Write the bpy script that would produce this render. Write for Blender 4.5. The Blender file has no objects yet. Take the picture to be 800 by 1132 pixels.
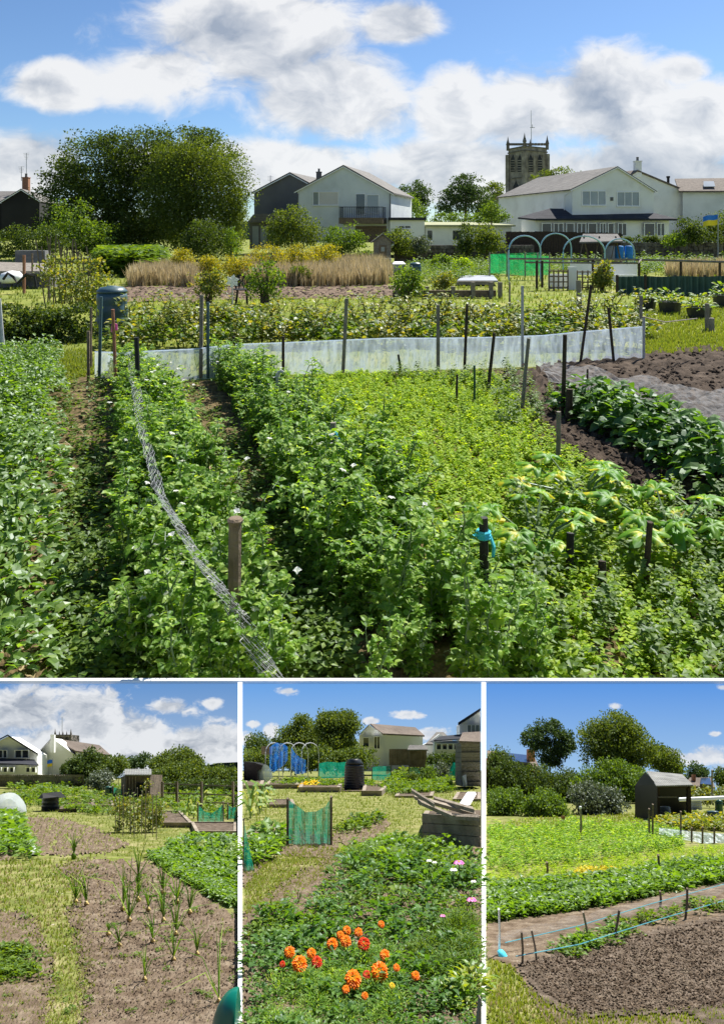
import bpy, math, random
import numpy as np
random.seed(7); R = np.random.default_rng(7)
C = bpy.data.collections.new('allotments'); bpy.context.scene.collection.children.link(C)
ZC = 13.6; F = 780.0; CX = 400.0; HY = 262.0
SUN_AZ, SUN_EL = 38.0, 50.0

# ---------------------------------------------------------------- geometry helpers
class Stage:
    """a plot of ground seen from the camera: h = eye height above it, yh = row where it levels out"""
    def __init__(s, h, yh, x0, x1): s.h, s.yh, s.x0, s.x1 = h, yh, x0, x1
    def D(s, py): return F*s.h/(py-s.yh)
    def row(s, D): return s.yh + F*s.h/D
    def G(s, px, py, up=0):
        D = s.D(py); p = P(px, py, D); return p + np.array([0, 0, up])
    def gz(s, D): return ZC - D*(s.row(D)-HY)/F
    def W(s, X, D, up=0): return np.array([X, D, s.gz(D)+up])
def P(px, py, D): return np.array([(px-CX)/F*D, D, ZC-(py-HY)/F*D])
def U(D): return D/F
def pxof(p): p = np.asarray(p); return CX+F*p[..., 0]/p[..., 1], HY-F*(p[..., 2]-ZC)/p[..., 1]
MAIN = Stage(13.6, 262, -400, 1200)
SL = Stage(.5, 838, -60, 262.6); SC = Stage(.5, 830, 268.6, 531.2); SR = Stage(.5, 856, 537.4, 860)

KS = [0.0]      # fall of the plot's ground per unit of depth; level things on a sloping plot follow it
def shr(K=None):
    m = np.eye(4); m[2, 1] = -(KS[0] if K is None else K); return m
class M:
    def __init__(s): s.V = []; s.n = 0; s.Fs = []
    def add(s, V, faces, mi=0):
        V = np.asarray(V, float); s.V.append(V)
        by = {}
        for f in faces: by.setdefault(len(f), []).append(f)
        for k, fs in by.items(): s.Fs.append((np.asarray(fs, np.int64)+s.n, mi))
        s.n += len(V); return s
    def verts(s): return np.concatenate(s.V) if s.V else np.zeros((0, 3))
    def inst(s, T, mats, mo=0):
        """merge template T once per 4x4 (or 3x4) matrix"""
        mats = np.asarray(mats)
        if len(mats) == 0: return s
        tv = T.verts(); k = len(tv)
        V = np.einsum('nij,kj->nki', mats[:, :3, :3], tv) + mats[:, None, :3, 3]
        s.V.append(V.reshape(-1, 3)); off = (np.arange(len(mats))*k)[:, None, None] + s.n
        for f, mi in T.Fs: s.Fs.append(((f[None]+off).reshape(-1, f.shape[1]), mi+mo))
        s.n += k*len(mats); return s
    def box(s, c, sz, rz=0, mi=0):
        c = np.asarray(c, float); x, y, z = np.asarray(sz)/2
        v = np.array([[a*x, b*y, d*z] for d in (-1, 1) for a, b in ((-1, -1), (1, -1), (1, 1), (-1, 1))])
        ca, sa = math.cos(rz), math.sin(rz)
        v = v @ np.array([[ca, sa, 0], [-sa, ca, 0], [0, 0, 1]]); v[:, 2] -= KS[0]*v[:, 1]; v = v + c
        return s.add(v, BOXF, mi)
    def prism(s, pts, vec, mi=0):
        a = np.asarray(pts, float); n = len(a); vec = np.asarray(vec, float).copy(); vec[2] -= KS[0]*vec[1]; v = np.concatenate([a, a+vec])
        fs = [tuple(range(n))[::-1], tuple(range(n, 2*n))] + [(i, (i+1) % n, (i+1) % n+n, i+n) for i in range(n)]
        return s.add(v, fs, mi)
    def tube(s, pts, r, n=6, mi=0):
        pts = np.asarray(pts, float); m = len(pts); r = np.broadcast_to(r, (m,)) if np.ndim(r) < 1 or len(np.atleast_1d(r)) != m else np.asarray(r)
        V = []
        for i in range(m):
            t = pts[min(i+1, m-1)]-pts[max(i-1, 0)]; t = t/(np.linalg.norm(t)+1e-9)
            a = np.cross(t, [0, 0, 1.0]) if abs(t[2]) < .9 else np.cross(t, [1.0, 0, 0]); a /= np.linalg.norm(a); b = np.cross(t, a)
            for k in range(n):
                w = 2*math.pi*k/n; V.append(pts[i]+r[i]*(a*math.cos(w)+b*math.sin(w)))
        fs = [(i*n+k, i*n+(k+1) % n, (i+1)*n+(k+1) % n, (i+1)*n+k) for i in range(m-1) for k in range(n)]
        fs += [tuple(range(n))[::-1], tuple(range((m-1)*n, m*n))]
        return s.add(V, fs, mi)
    def lathe(s, c, prof, n=20, mi=0):
        c = np.asarray(c, float); V = []; m = len(prof)
        for (r, z) in prof:
            for k in range(n):
                w = 2*math.pi*k/n; V.append(c+np.array([r*math.cos(w), r*math.sin(w), z-KS[0]*r*math.sin(w)]))
        fs = [(i*n+k, i*n+(k+1) % n, (i+1)*n+(k+1) % n, (i+1)*n+k) for i in range(m-1) for k in range(n)]
        fs += [tuple(range(n))[::-1], tuple(range((m-1)*n, m*n))]
        return s.add(V, fs, mi)
    def build(s, name, mats, parent=None, smooth=False):
        V = s.verts(); loc = np.zeros(3); q = parent
        while q: loc = loc+np.array(q.location); q = q.parent
        me = bpy.data.meshes.new(name); me.vertices.add(len(V)); me.vertices.foreach_set('co', (V-loc).astype(np.float32).ravel())
        loops = np.concatenate([f.ravel() for f, _ in s.Fs]); tot = np.concatenate([np.full(len(f), f.shape[1]) for f, _ in s.Fs])
        mi = np.concatenate([np.full(len(f), m) for f, m in s.Fs])
        me.loops.add(len(loops)); me.loops.foreach_set('vertex_index', loops.astype(np.int32))
        me.polygons.add(len(tot)); me.polygons.foreach_set('loop_start', np.concatenate([[0], np.cumsum(tot)[:-1]]).astype(np.int32))
        me.polygons.foreach_set('loop_total', tot.astype(np.int32)); me.polygons.foreach_set('material_index', mi.astype(np.int32))
        me.polygons.foreach_set('use_smooth', np.full(len(tot), smooth))
        for m in (mats if isinstance(mats, (list, tuple)) else [mats]): me.materials.append(m)
        me.update(calc_edges=True); me.validate()
        o = bpy.data.objects.new(name, me); C.objects.link(o)
        if parent: o.parent = parent
        return o
BOXF = [(3, 2, 1, 0), (4, 5, 6, 7), (0, 1, 5, 4), (1, 2, 6, 5), (2, 3, 7, 6), (3, 0, 4, 7)]

def tag(o, label=None, cat=None, group=None, kind=None):
    if label: o['label'] = label
    if cat: o['category'] = cat
    if group: o['group'] = group
    if kind: o['kind'] = kind
    return o
def thing(name, label, cat, loc, group=None):
    o = bpy.data.objects.new(name, None); C.objects.link(o); o.location = [float(v) for v in loc]; o.empty_display_size = .2
    return tag(o, label, cat, group)
def dup(root, loc, label=None, rz=None, sc=None):
    r = root.copy(); C.objects.link(r); r.location = [float(v) for v in loc]
    if label: r['label'] = label
    if rz is not None: r.rotation_euler = (0, 0, rz)
    if sc is not None: r.scale = (sc, sc, sc)
    for ch in list(root.children):
        c = ch.copy(); C.objects.link(c); c.parent = r
        for g in list(ch.children):
            d = g.copy(); C.objects.link(d); d.parent = c
    return r

def rmats(n, s0=.8, s1=1.2, tilt=.3, full=False, flip=False):
    """n random 4x4: turn about z, tilt, scale (or a fully random turn)"""
    if full:
        q = R.normal(size=(n, 4)); q /= np.linalg.norm(q, axis=1)[:, None]; w, x, y, z = q.T
        A = np.stack([1-2*(y*y+z*z), 2*(x*y-z*w), 2*(x*z+y*w), 2*(x*y+z*w), 1-2*(x*x+z*z), 2*(y*z-x*w), 2*(x*z-y*w), 2*(y*z+x*w), 1-2*(x*x+y*y)], 1).reshape(n, 3, 3)
    else:
        a = R.uniform(0, 2*math.pi, n); t = R.normal(0, tilt, n); b = R.uniform(0, 2*math.pi, n)
        def rz(a): c, s_, o, z = np.cos(a), np.sin(a), np.ones(n), np.zeros(n); return np.stack([c, -s_, z, s_, c, z, z, z, o], 1).reshape(n, 3, 3)
        c, s_, o, z = np.cos(t), np.sin(t), np.ones(n), np.zeros(n)
        rx = np.stack([o, z, z, z, c, -s_, z, s_, c], 1).reshape(n, 3, 3)
        A = rz(b) @ rx @ rz(a)
    sc = R.uniform(s0, s1, n)
    m = np.zeros((n, 4, 4)); m[:, :3, :3] = A*sc[:, None, None]; m[:, 3, 3] = 1
    return m
def inpoly(x, y, poly):
    x = np.asarray(x, float); y = np.asarray(y, float); r = np.zeros(x.shape, bool); n = len(poly)
    for i in range(n):
        x1, y1 = poly[i]; x2, y2 = poly[(i+1) % n]
        if y1 == y2: continue
        r ^= ((y1 > y) != (y2 > y)) & (x < (x2-x1)*(y-y1)/(y2-y1)+x1)
    return r

# ---------------------------------------------------------------- materials
MT = {}
def nodes(name):
    m = bpy.data.materials.new(name); m.use_nodes = True; t = m.node_tree; t.nodes.clear()
    out = t.nodes.new('ShaderNodeOutputMaterial'); MT[name] = m
    return m, t, t.nodes, t.links, out
def ramp(N, L, fac, stops, interp='LINEAR'):
    r = N.new('ShaderNodeValToRGB'); r.color_ramp.interpolation = interp; e = r.color_ramp.elements
    while len(e) < len(stops): e.new(.5)
    for i, (p, c) in enumerate(stops): e[i].position = p; e[i].color = (*c, 1) if len(c) == 3 else c
    L.new(fac, r.inputs[0]); return r.outputs[0]
def noise(N, L, vec, sc, det=4, rough=.55):
    n = N.new('ShaderNodeTexNoise'); n.inputs['Scale'].default_value = sc; n.inputs['Detail'].default_value = det; n.inputs['Roughness'].default_value = rough
    if vec is not None: L.new(vec, n.inputs['Vector'])
    return n.outputs['Fac']
def pm(name, cols, sc=1.0, rough=.85, bump=.0, bsc=None, spec=.3, det=5, metal=0):
    m, t, N, L, out = nodes(name); b = N.new('ShaderNodeBsdfPrincipled'); tc = N.new('ShaderNodeTexCoord')
    if len(cols) == 1: cols = [tuple(c*.85 for c in cols[0]), tuple(min(1, c*1.12) for c in cols[0])]
    f = noise(N, L, tc.outputs['Object'], sc, det); k = len(cols)
    c = ramp(N, L, f, [(.3+.4*i/(k-1), cc) for i, cc in enumerate(cols)])
    L.new(c, b.inputs['Base Color']); b.inputs['Roughness'].default_value = rough; b.inputs['Specular IOR Level'].default_value = spec; b.inputs['Metallic'].default_value = metal
    if bump:
        bn = N.new('ShaderNodeBump'); bn.inputs['Strength'].default_value = bump; bn.inputs['Distance'].default_value = 1/(bsc or sc*4)
        L.new(noise(N, L, tc.outputs['Object'], bsc or sc*4, 6, .6), bn.inputs['Height']); L.new(bn.outputs[0], b.inputs['Normal'])
    L.new(b.outputs[0], out.inputs[0]); return m
def leafm(name, a, b_, c, tr=.45, trc=None, gl=.05, rough=.5):
    m, t, N, L, out = nodes(name); g = N.new('ShaderNodeNewGeometry')
    col = ramp(N, L, g.outputs['Random Per Island'], [(0, a), (.55, b_), (1, c)])
    d = N.new('ShaderNodeBsdfDiffuse'); L.new(col, d.inputs[0]); T = N.new('ShaderNodeBsdfTranslucent')
    mx = N.new('ShaderNodeMix'); mx.data_type = 'RGBA'; mx.blend_type = 'MULTIPLY'; mx.inputs[0].default_value = 1; L.new(col, mx.inputs[6]); mx.inputs[7].default_value = (*(trc or (2.1, 1.9, .6)), 1); L.new(mx.outputs[2], T.inputs[0])
    s = N.new('ShaderNodeMixShader'); s.inputs[0].default_value = tr; L.new(d.outputs[0], s.inputs[1]); L.new(T.outputs[0], s.inputs[2])
    G = N.new('ShaderNodeBsdfGlossy'); G.inputs['Roughness'].default_value = rough; G.inputs[0].default_value = (.8, .85, .9, 1)
    s2 = N.new('ShaderNodeMixShader'); s2.inputs[0].default_value = gl; L.new(s.outputs[0], s2.inputs[1]); L.new(G.outputs[0], s2.inputs[2]); L.new(s2.outputs[0], out.inputs[0]); return m
def leafm2(name, stops, sc, tr=.45, trc=(1.5, 1.4, .4)):
    m = leafm(name, (0, 0, 0), (0, 0, 0), (0, 0, 0), tr, trc, .03); N, L = m.node_tree.nodes, m.node_tree.links; tc = N.new('ShaderNodeTexCoord')
    rp = [n for n in N if n.type == 'VALTORGB'][0]; L.new(noise(N, L, tc.outputs['Object'], sc, 3, .6), rp.inputs[0]); e = rp.color_ramp.elements
    for k, (p, c) in zip(e, stops): k.position = p; k.color = (*c, 1)
    return m
def roofm(name, freq, amt=.3):
    m = MT[name]; N, L = m.node_tree.nodes, m.node_tree.links; b = [n for n in N if n.type == 'BSDF_PRINCIPLED'][0]; src = b.inputs['Base Color'].links[0].from_socket
    tc = N.new('ShaderNodeTexCoord'); s = N.new('ShaderNodeSeparateXYZ'); L.new(tc.outputs['Object'], s.inputs[0]); f = N.new('ShaderNodeMath'); f.operation = 'MULTIPLY'; f.inputs[1].default_value = freq; L.new(s.outputs[2], f.inputs[0])
    g = N.new('ShaderNodeMath'); g.operation = 'FRACT'; L.new(f.outputs[0], g.inputs[0]); h = N.new('ShaderNodeMapRange'); h.inputs['From Max'].default_value = .35; h.inputs['To Min'].default_value = 1-amt; L.new(g.outputs[0], h.inputs['Value'])
    x = N.new('ShaderNodeMix'); x.data_type = 'RGBA'; x.blend_type = 'MULTIPLY'; x.inputs[0].default_value = 1; L.new(src, x.inputs[6]); L.new(h.outputs[0], x.inputs[7]); L.new(x.outputs[2], b.inputs['Base Color'])
def netm(name, col, alpha, sc=2.0, var=.25, tr=.5):
    m, t, N, L, out = nodes(name); tc = N.new('ShaderNodeTexCoord')
    d = N.new('ShaderNodeBsdfDiffuse'); d.inputs[0].default_value = (*col, 1); T = N.new('ShaderNodeBsdfTranslucent'); T.inputs[0].default_value = (*col, 1)
    s = N.new('ShaderNodeMixShader'); s.inputs[0].default_value = tr; L.new(d.outputs[0], s.inputs[1]); L.new(T.outputs[0], s.inputs[2])
    x = N.new('ShaderNodeBsdfTransparent'); s2 = N.new('ShaderNodeMixShader')
    mp = N.new('ShaderNodeMapping'); mp.inputs['Scale'].default_value = sc if isinstance(sc, tuple) else (1, 1, 1); L.new(tc.outputs['Object'], mp.inputs[0])
    f = noise(N, L, mp.outputs[0], 1 if isinstance(sc, tuple) else sc, 5); r = ramp(N, L, f, [(.3, (alpha-var,)*3), (.7, (min(1, alpha+var),)*3)])
    L.new(r, s2.inputs[0]); L.new(x.outputs[0], s2.inputs[1]); L.new(s.outputs[0], s2.inputs[2]); L.new(s2.outputs[0], out.inputs[0]); return m

leafm('pea', (.085, .185, .02), (.155, .29, .028), (.36, .48, .12), .52, (1.8, 1.65, .4), .02, .5)
leafm('peastem', (.09, .17, .06), (.12, .2, .07), (.15, .22, .08), .2)
leafm('potato', (.08, .16, .015), (.11, .20, .02), (.18, .28, .035), .48, (1.8, 1.8, .5), .05)
leafm('potato_dark', (.045, .115, .02), (.075, .165, .025), (.12, .23, .035), .45, (1.7, 1.6, .4), .035)
leafm('lime', (.15, .27, .015), (.25, .38, .022), (.42, .52, .06), .5, (1.6, 1.5, .4), .012)
leafm('bean', (.07, .12, .015), (.15, .19, .02), (.3, .28, .05), .45, (1.8, 1.6, .5), .05)
leafm('courgette', (.10, .20, .02), (.18, .28, .03), (.34, .36, .03), .5, (1.5, 1.4, .4), .06)
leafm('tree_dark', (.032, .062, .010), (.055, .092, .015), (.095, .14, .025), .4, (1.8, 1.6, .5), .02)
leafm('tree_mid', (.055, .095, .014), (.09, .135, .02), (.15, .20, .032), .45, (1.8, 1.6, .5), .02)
leafm('tree_cool', (.03, .06, .02), (.05, .09, .028), (.08, .125, .04), .35, (1.7, 1.6, .5), .02)
leafm('shrub', (.055, .11, .012), (.10, .17, .02), (.17, .25, .03), .45, (1.7, 1.6, .4), .025)
leafm('shrub_grey', (.06, .085, .045), (.09, .115, .065), (.13, .15, .09), .3, (1.5, 1.5, .8), .05)
leafm('fennel', (.16, .19, .01), (.32, .30, .012), (.50, .42, .015), .45, (1.4, 1.3, .4), .03)
leafm('grass', (.12, .17, .02), (.18, .23, .03), (.28, .29, .06), .4, (1.6, 1.6, .5), .04)
leafm('drygrass', (.34, .28, .15), (.44, .36, .21), (.55, .46, .30), .3, (1, .95, .8), .02)
leafm('white_petal', (.75, .78, .7), (.82, .82, .78), (.85, .85, .82), .4, (1, 1, 1), .03)
leafm('orange_petal', (.85, .16, .005), (.9, .24, .008), (.92, .32, .01), .25, (1, .9, .8), .02)
leafm('red_petal', (.5, .02, .004), (.65, .04, .006), (.75, .10, .008), .25, (1, .9, .8), .02)
leafm('pink_petal', (.6, .12, .4), (.7, .2, .5), (.75, .3, .55), .3, (1, 1, 1), .02)
leafm('yellow_petal', (.8, .5, .02), (.85, .6, .03), (.85, .65, .05), .3, (1, 1, .8), .02)
leafm2('courgette_leaf', [(.42, (.09, .24, .008)), (.55, (.18, .36, .01)), (.66, (.62, .56, .01))], 1.3, .45, (1.6, 1.45, .2))
pm('bark', [(.05, .04, .03), (.13, .11, .08)], 2, .95, .5)
pm('whitebark', [(.2, .18, .15), (.4, .38, .33)], 2, .9, .3)
pm('grassground', [(.10, .13, .025), (.17, .20, .04), (.27, .26, .08)], .12, .95, .4, 3, .1)
pm('grassground_s', [(.085, .105, .025), (.15, .165, .045), (.27, .24, .12)], 9, .95, .4, 60, .1, 8)
pm('soil_dark', [(.030, .022, .016), (.064, .048, .036), (.105, .08, .06)], .8, 1, .8, 6, .1, 9)
pm('soil_brown', [(.09, .062, .045), (.15, .11, .08), (.22, .165, .125)], .5, 1, .8, 5, .1, 9)
pm('litter', [(.055, .042, .022), (.12, .09, .045), (.22, .17, .09)], 1.2, 1, .8, 6, .1, 9)
pm('soil_s', [(.085, .060, .040), (.145, .108, .076), (.23, .185, .135)], 22, 1, .9, 120, .1, 9)
pm('soil_s2', [(.05, .038, .028), (.11, .085, .064), (.20, .16, .125)], 26, 1, 1.0, 110, .1, 9)
pm('stone', [(.12, .105, .085), (.24, .215, .18), (.34, .31, .26)], .12, .9, .6, .8)
pm('stone_s', [(.10, .09, .075), (.2, .18, .15), (.3, .27, .23)], 4, .9, .5, 30)
pm('darkstone', [(.06, .055, .05), (.14, .125, .105), (.24, .22, .19)], .35, .95, .7, 1)
pm('render_white', [(.60, .60, .575), (.72, .73, .71), (.77, .78, .76)], .07, .8, .08, 2)
pm('render_blue', [(.52, .56, .57), (.62, .66, .67), (.68, .72, .73)], .07, .8, .08, 2)
pm('render_dark', [(.10, .10, .10), (.15, .15, .15)], .05, .85)
pm('render_black', [(.012, .012, .014), (.03, .03, .03)], .05, .85)
pm('trim_white', [(.78, .79, .78), (.84, .84, .83)], .2, .5)
pm('roof_grey', [(.11, .105, .10), (.18, .17, .158)], .15, .85, .5, 1.2)
pm('roof_dark', [(.02, .022, .03), (.045, .047, .055)], .15, .95, .2, 1.2)
pm('roof_brown', [(.11, .088, .072), (.19, .155, .128)], .4, .85, .5, 2)
pm('roof_green', [(.24, .26, .15), (.36, .36, .22)], .2, .9, .4)
[roofm(k, .55) for k in ('roof_grey', 'roof_brown', 'roof_dark')]
pm('glass', [(.02, .025, .03), (.05, .06, .07)], .05, .06, 0, None, .8)
pm('glass_pale', [(.20, .23, .25), (.32, .35, .37)], .05, .1, 0, None, .8)
pm('blind', [(.55, .53, .5), (.62, .60, .57)], .1, .4, 0, None, .5)
pm('wood', [(.10, .075, .05), (.22, .17, .12)], 1.2, .9, .5)
pm('wood_dark', [(.03, .022, .015), (.07, .05, .035)], 1.2, .9, .5)
pm('wood_grey', [(.13, .115, .095), (.26, .235, .2)], 1.0, .9, .5)
pm('wood_s', [(.16, .13, .10), (.34, .29, .23)], 12, .9, .5, 60)
pm('wood_s2', [(.08, .06, .045), (.19, .15, .115)], 12, .9, .5, 60)
pm('black', [(.008, .008, .009), (.02, .02, .022)], 1, .6)
pm('blackplastic', [(.012, .014, .018), (.03, .033, .04)], 3, .4, 0, None, .5)
pm('greenplastic', [(.01, .05, .04), (.015, .08, .06)], 1, .35, 0, None, .5)
pm('slateplastic', [(.03, .07, .09), (.05, .1, .12)], 1, .4, 0, None, .5)
pm('tealplastic', [(.0, .12, .085), (.005, .17, .12)], 6, .3, 0, None, .5)
pm('greyplastic', [(.22, .24, .27), (.36, .38, .42)], 8, .5)
pm('bluehoop', [(.20, .38, .46), (.3, .48, .56)], 1, .4)
pm('bluerope', [(.05, .22, .27), (.10, .32, .38)], 4, .6)
pm('bluefab', [(.02, .18, .50), (.04, .28, .65)], 2, .6)
pm('cyanfab', [(.05, .45, .65), (.1, .6, .75)], 4, .6)
pm('yellow', [(.8, .62, .02), (.85, .7, .04)], 1, .6)
pm('flagblue', [(.02, .16, .6), (.03, .22, .7)], 1, .6)
pm('metal_grey', [(.3, .31, .32), (.45, .46, .47)], 2, .45, 0, None, .5)
pm('corrugated', [(.14, .14, .14), (.26, .26, .25)], 6, .5, .2)
pm('greenfence', [(.03, .07, .06), (.055, .11, .09)], .5, .6)
pm('whiteboard', [(.72, .74, .76), (.82, .83, .84)], .2, .5)
pm('greyboard', [(.10, .10, .11), (.2, .2, .2)], .4, .8, .3)
pm('brick', [(.22, .10, .06), (.36, .18, .11)], 2, .9, .4)
pm('onion', [(.45, .33, .12), (.62, .5, .22)], 40, .5)
pm('pebble', [(.35, .3, .25), (.6, .55, .48)], 20, .8)
pm('hillmat', [(.05, .08, .06), (.08, .11, .08)], .5, 1)
pm('solar', [(.015, .02, .05), (.03, .04, .08)], 5, .15, 0, None, .6)
pm('divider', [(.80, .80, .80), (.84, .84, .84)], 1, .7)
netm('fleece', (.68, .78, .90), .60, (2.0, 2.0, .5), .28, .4)
netm('fleece_s', (.70, .78, .86), .7, 3, .16, .55)
netm('greennet', (.02, .42, .13), .6, .6, .15, .5)
netm('greennet_s', (.01, .30, .20), .72, 8, .12, .45)
netm('bluenet', (.03, .22, .65), .55, 8, .3, .45)
netm('whitetunnel', (.75, .8, .85), .72, 8, .15, .5)
netm('greytunnel', (.35, .42, .38), .8, 8, .15, .5)
netm('greynet', (.42, .42, .42), .32, 1.5, .22, .3)
netm('greynet_s', (.30, .28, .26), .18, 30, .12, .3)

# ---------------------------------------------------------------- plant templates
def leaf2(l, w, fold=.12, droop=.15):
    return M().add([(0, 0, 0), (0, .45*l, 0), (-w/2, .42*l, fold*w), (w/2, .42*l, fold*w), (0, l, -droop*l)], [(0, 3, 4, 1), (0, 1, 4, 2)])
def leaf6(l, w, fold=.15, droop=.2):
    v = [(0, 0, 0), (0, .3*l, .02*l), (0, .66*l, -.02*l), (0, l, -droop*l), (-w*.46, .26*l, fold*w), (-w*.4, .66*l, fold*w*.6), (w*.46, .26*l, fold*w), (w*.4, .66*l, fold*w*.6)]
    return M().add(v, [(0, 6, 1), (1, 6, 7, 2), (2, 7, 3), (0, 1, 4), (1, 2, 5, 4), (2, 3, 5)])
def aim(pos, az, pitch, s=1, roll=0):
    """matrix: local +y points to azimuth az, raised by pitch"""
    ca, sa, cp, sp, cr, sr = math.cos(az), math.sin(az), math.cos(pitch), math.sin(pitch), math.cos(roll), math.sin(roll)
    y = np.array([ca*cp, sa*cp, sp]); x0 = np.array([sa, -ca, 0]); z0 = np.cross(x0, y); x = x0*cr+z0*sr; z = -x0*sr+z0*cr
    m = np.eye(4); m[:3, 0] = x*s; m[:3, 1] = y*s; m[:3, 2] = z*s; m[:3, 3] = pos; return m
U_ = random.uniform
def stemline(h, lean, n=6, wob=.05):
    a = U_(0, 6.28); pts = [np.zeros(3)]
    for i in range(1, n+1):
        t = i/n; pts.append(np.array([math.cos(a)*lean*t*t*h+U_(-wob, wob)*h, math.sin(a)*lean*t*t*h+U_(-wob, wob)*h, h*t]))
    return pts
def pea_plant(h=5.5, flowers=0, simple=False):
    T = M(); lf = leaf6(.46, .32); ms = []; fl = []
    for k in range(4):
        st = stemline(h*U_(.75, 1.1)*(1.2 if k == 0 else .95), U_(.05, .35), 7, .03); o = np.array([U_(-.5, .5), U_(-.5, .5), 0]); st = [p+o for p in st]
        T.tube(st, [.05]*7+[.02], 3, 1)
        for i in range(1, 8):
            for q in range(2):
                a = U_(0, 6.28); p = st[i]+np.array([0, 0, U_(-.5, .1)]); L = U_(.5, 1.1); e = p+L*np.array([math.cos(a)*.9, math.sin(a)*.9, .35])
                T.tube([p, e], [.02, .012], 3, 1)
                for t in (.35, .7, 1.0):
                    for sd in (-1, 1): ms.append(aim(p+(e-p)*t, a+sd*U_(.7, 1.3), U_(-.3, .5), U_(.55, 1.4), U_(-.5, .5)))
                if random.random() < .3: T.tube([e, e+np.array([math.cos(a)*.4, math.sin(a)*.4, .3]), e+np.array([math.cos(a)*.6+.1, math.sin(a)*.6, .15])], [.012, .01, .008], 3, 1)
            if random.random() < flowers and i > 3: fl.append(aim(st[i]+np.array([U_(-.4, .4), U_(-.4, .4), .2]), U_(0, 6.28), U_(-.2, .8), U_(.7, 1)))
    T.inst(lf, ms)
    if fl:
        f = M(); f.inst(leaf6(.34, .42, .3), [aim((0, 0, 0), a, p) for a, p in ((0, .9), (1.6, .5), (-1.6, .5), (3.1, .3))]); T.inst(f, fl, 2)
    return T
def bush_plant(h, w, nl, ll, lw, big=True, mi=0, up=.2):
    """leafy clump filling a dome"""
    T = M(); lf = leaf6(ll, lw) if big else leaf2(ll, lw); ms = []
    for i in range(nl):
        a = U_(0, 6.28); rr = math.sqrt(random.random())*w/2; z = h*(1-(rr/(w/2))**2*.6)*U_(.35, 1.05)
        ms.append(aim((math.cos(a)*rr, math.sin(a)*rr, z), a+U_(-.9, .9), U_(-.5, .6)+up, U_(.7, 1.25), U_(-.6, .6)))
    T.inst(lf, ms, mi)
    for i in range(5):
        a = U_(0, 6.28); T.tube([(0, 0, 0), (math.cos(a)*w*.2, math.sin(a)*w*.2, h*.8)], [.02*h, .01*h], 3, mi)
    return T
def sprig(h, nl, l, w):
    T = M(); ms = []; lf = leaf2(l, w)
    for i in range(nl):
        t = (i+1)/nl; a = i*2.4+U_(-.3, .3); ms.append(aim((U_(-.1, .1)*h, U_(-.1, .1)*h, h*t), a, U_(-.1, .5), U_(.7, 1.2)*(1.15-.4*t), U_(-.3, .3)))
    return T.inst(lf, ms)
def tuft(h, n, w, spread=.5):
    T = M()
    for i in range(n):
        a = U_(0, 6.28); L = h*U_(.6, 1.1); d = np.array([math.cos(a), math.sin(a), 0]); s = np.array([-d[1], d[0], 0])*w/2; o = d*U_(0, .12)*h; b = U_(.1, 1)*spread
        T.add([o-s, o+s, o+d*L*b*.4+s*.8+[0, 0, L*.6], o+d*L*b*.4-s*.8+[0, 0, L*.6], o+d*L*b+[0, 0, L*(1-.25*b)]], [(0, 1, 2, 3), (3, 2, 4)])
    return T
def palm_leaf(s=1.0, mi=0):
    """big lobed, toothed, cupped leaf (courgette)"""
    T = M(); n = 36; V = [(0, .1*s, 0)]; F_ = []
    rings = (.3, .62, .85, 1.0)
    for q, fr in enumerate(rings):
        for k in range(n):
            a = -2.6+5.2*k/(n-1); lobe = .74+.26*math.cos(a*2*math.pi/1.04); tooth = .06*(-1)**k if q == 3 else 0
            r = s*fr*(lobe*(fr**.5)+(1-fr**.5)+tooth)*(1-.13*abs(a)); vein = abs(math.sin(a*math.pi/1.04))
            V.append((math.sin(a)*r*.95, .1*s+math.cos(a)*r, s*(.13*fr*vein+.16*fr*(1-fr)-.16*fr**3+.03*math.sin(k*1.7+q))))
    F_ += [(0, k, k+1) for k in range(1, n)]
    for q in range(3): F_ += [(1+q*n+k, 1+(q+1)*n+k, 2+(q+1)*n+k, 2+q*n+k) for k in range(n-1)]
    return T.add(V, F_, mi)

def place(M_, T, pts, s0=.8, s1=1.2, tilt=.2, scale=None, mo=0):
    """pts (n,3); T a template or a list of them"""
    Ts = T if isinstance(T, list) else [T]; pts = np.asarray(pts)
    if len(pts) == 0: return M_
    mats = shr() @ rmats(len(pts), s0, s1, tilt); mats[:, :3, 3] = pts
    if scale is not None: mats[:, :3, :3] *= np.asarray(scale)[:, None, None]
    which = R.integers(0, len(Ts), len(pts))
    for i, t in enumerate(Ts): M_.inst(t, mats[which == i], mo)
    return M_
def sample_px(st, poly, n, up=0, clip=True):
    """points on the ground of a stage, even in the picture plane"""
    xs = [p[0] for p in poly]; ys = [p[1] for p in poly]; out = []
    while len(out) < n:
        x = R.uniform(min(xs), max(xs), n*2); y = R.uniform(min(ys), max(ys), n*2); k = inpoly(x, y, poly)
        for a, b in zip(x[k], y[k]):
            if len(out) < n: out.append(st.G(a, b, up))
    return np.array(out)
def sample_w(st, poly, dens):
    """points on the ground of a stage, even in the world"""
    g = np.array([st.G(a, b)[:2] for a, b in poly]); x0, y0 = g.min(0); x1, y1 = g.max(0); n = int((x1-x0)*(y1-y0)*dens)
    X = R.uniform(x0, x1, n); D = R.uniform(y0, y1, n); px = CX+F*X/D; py = st.yh+F*st.h/D; k = inpoly(px, py, poly)
    X, D = X[k], D[k]; return np.stack([X, D, ZC-D*(py[k]-HY)/F], 1)
def stuff(name, label, cat, M_, mats): return tag(M_.build(name, mats), label, cat, kind='stuff')
def keep_clip(st, pts, m=1.5):
    px, py = pxof(pts); return (px > st.x0+m) & (px < st.x1-m) & ((st is MAIN) | (py > 759))

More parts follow.
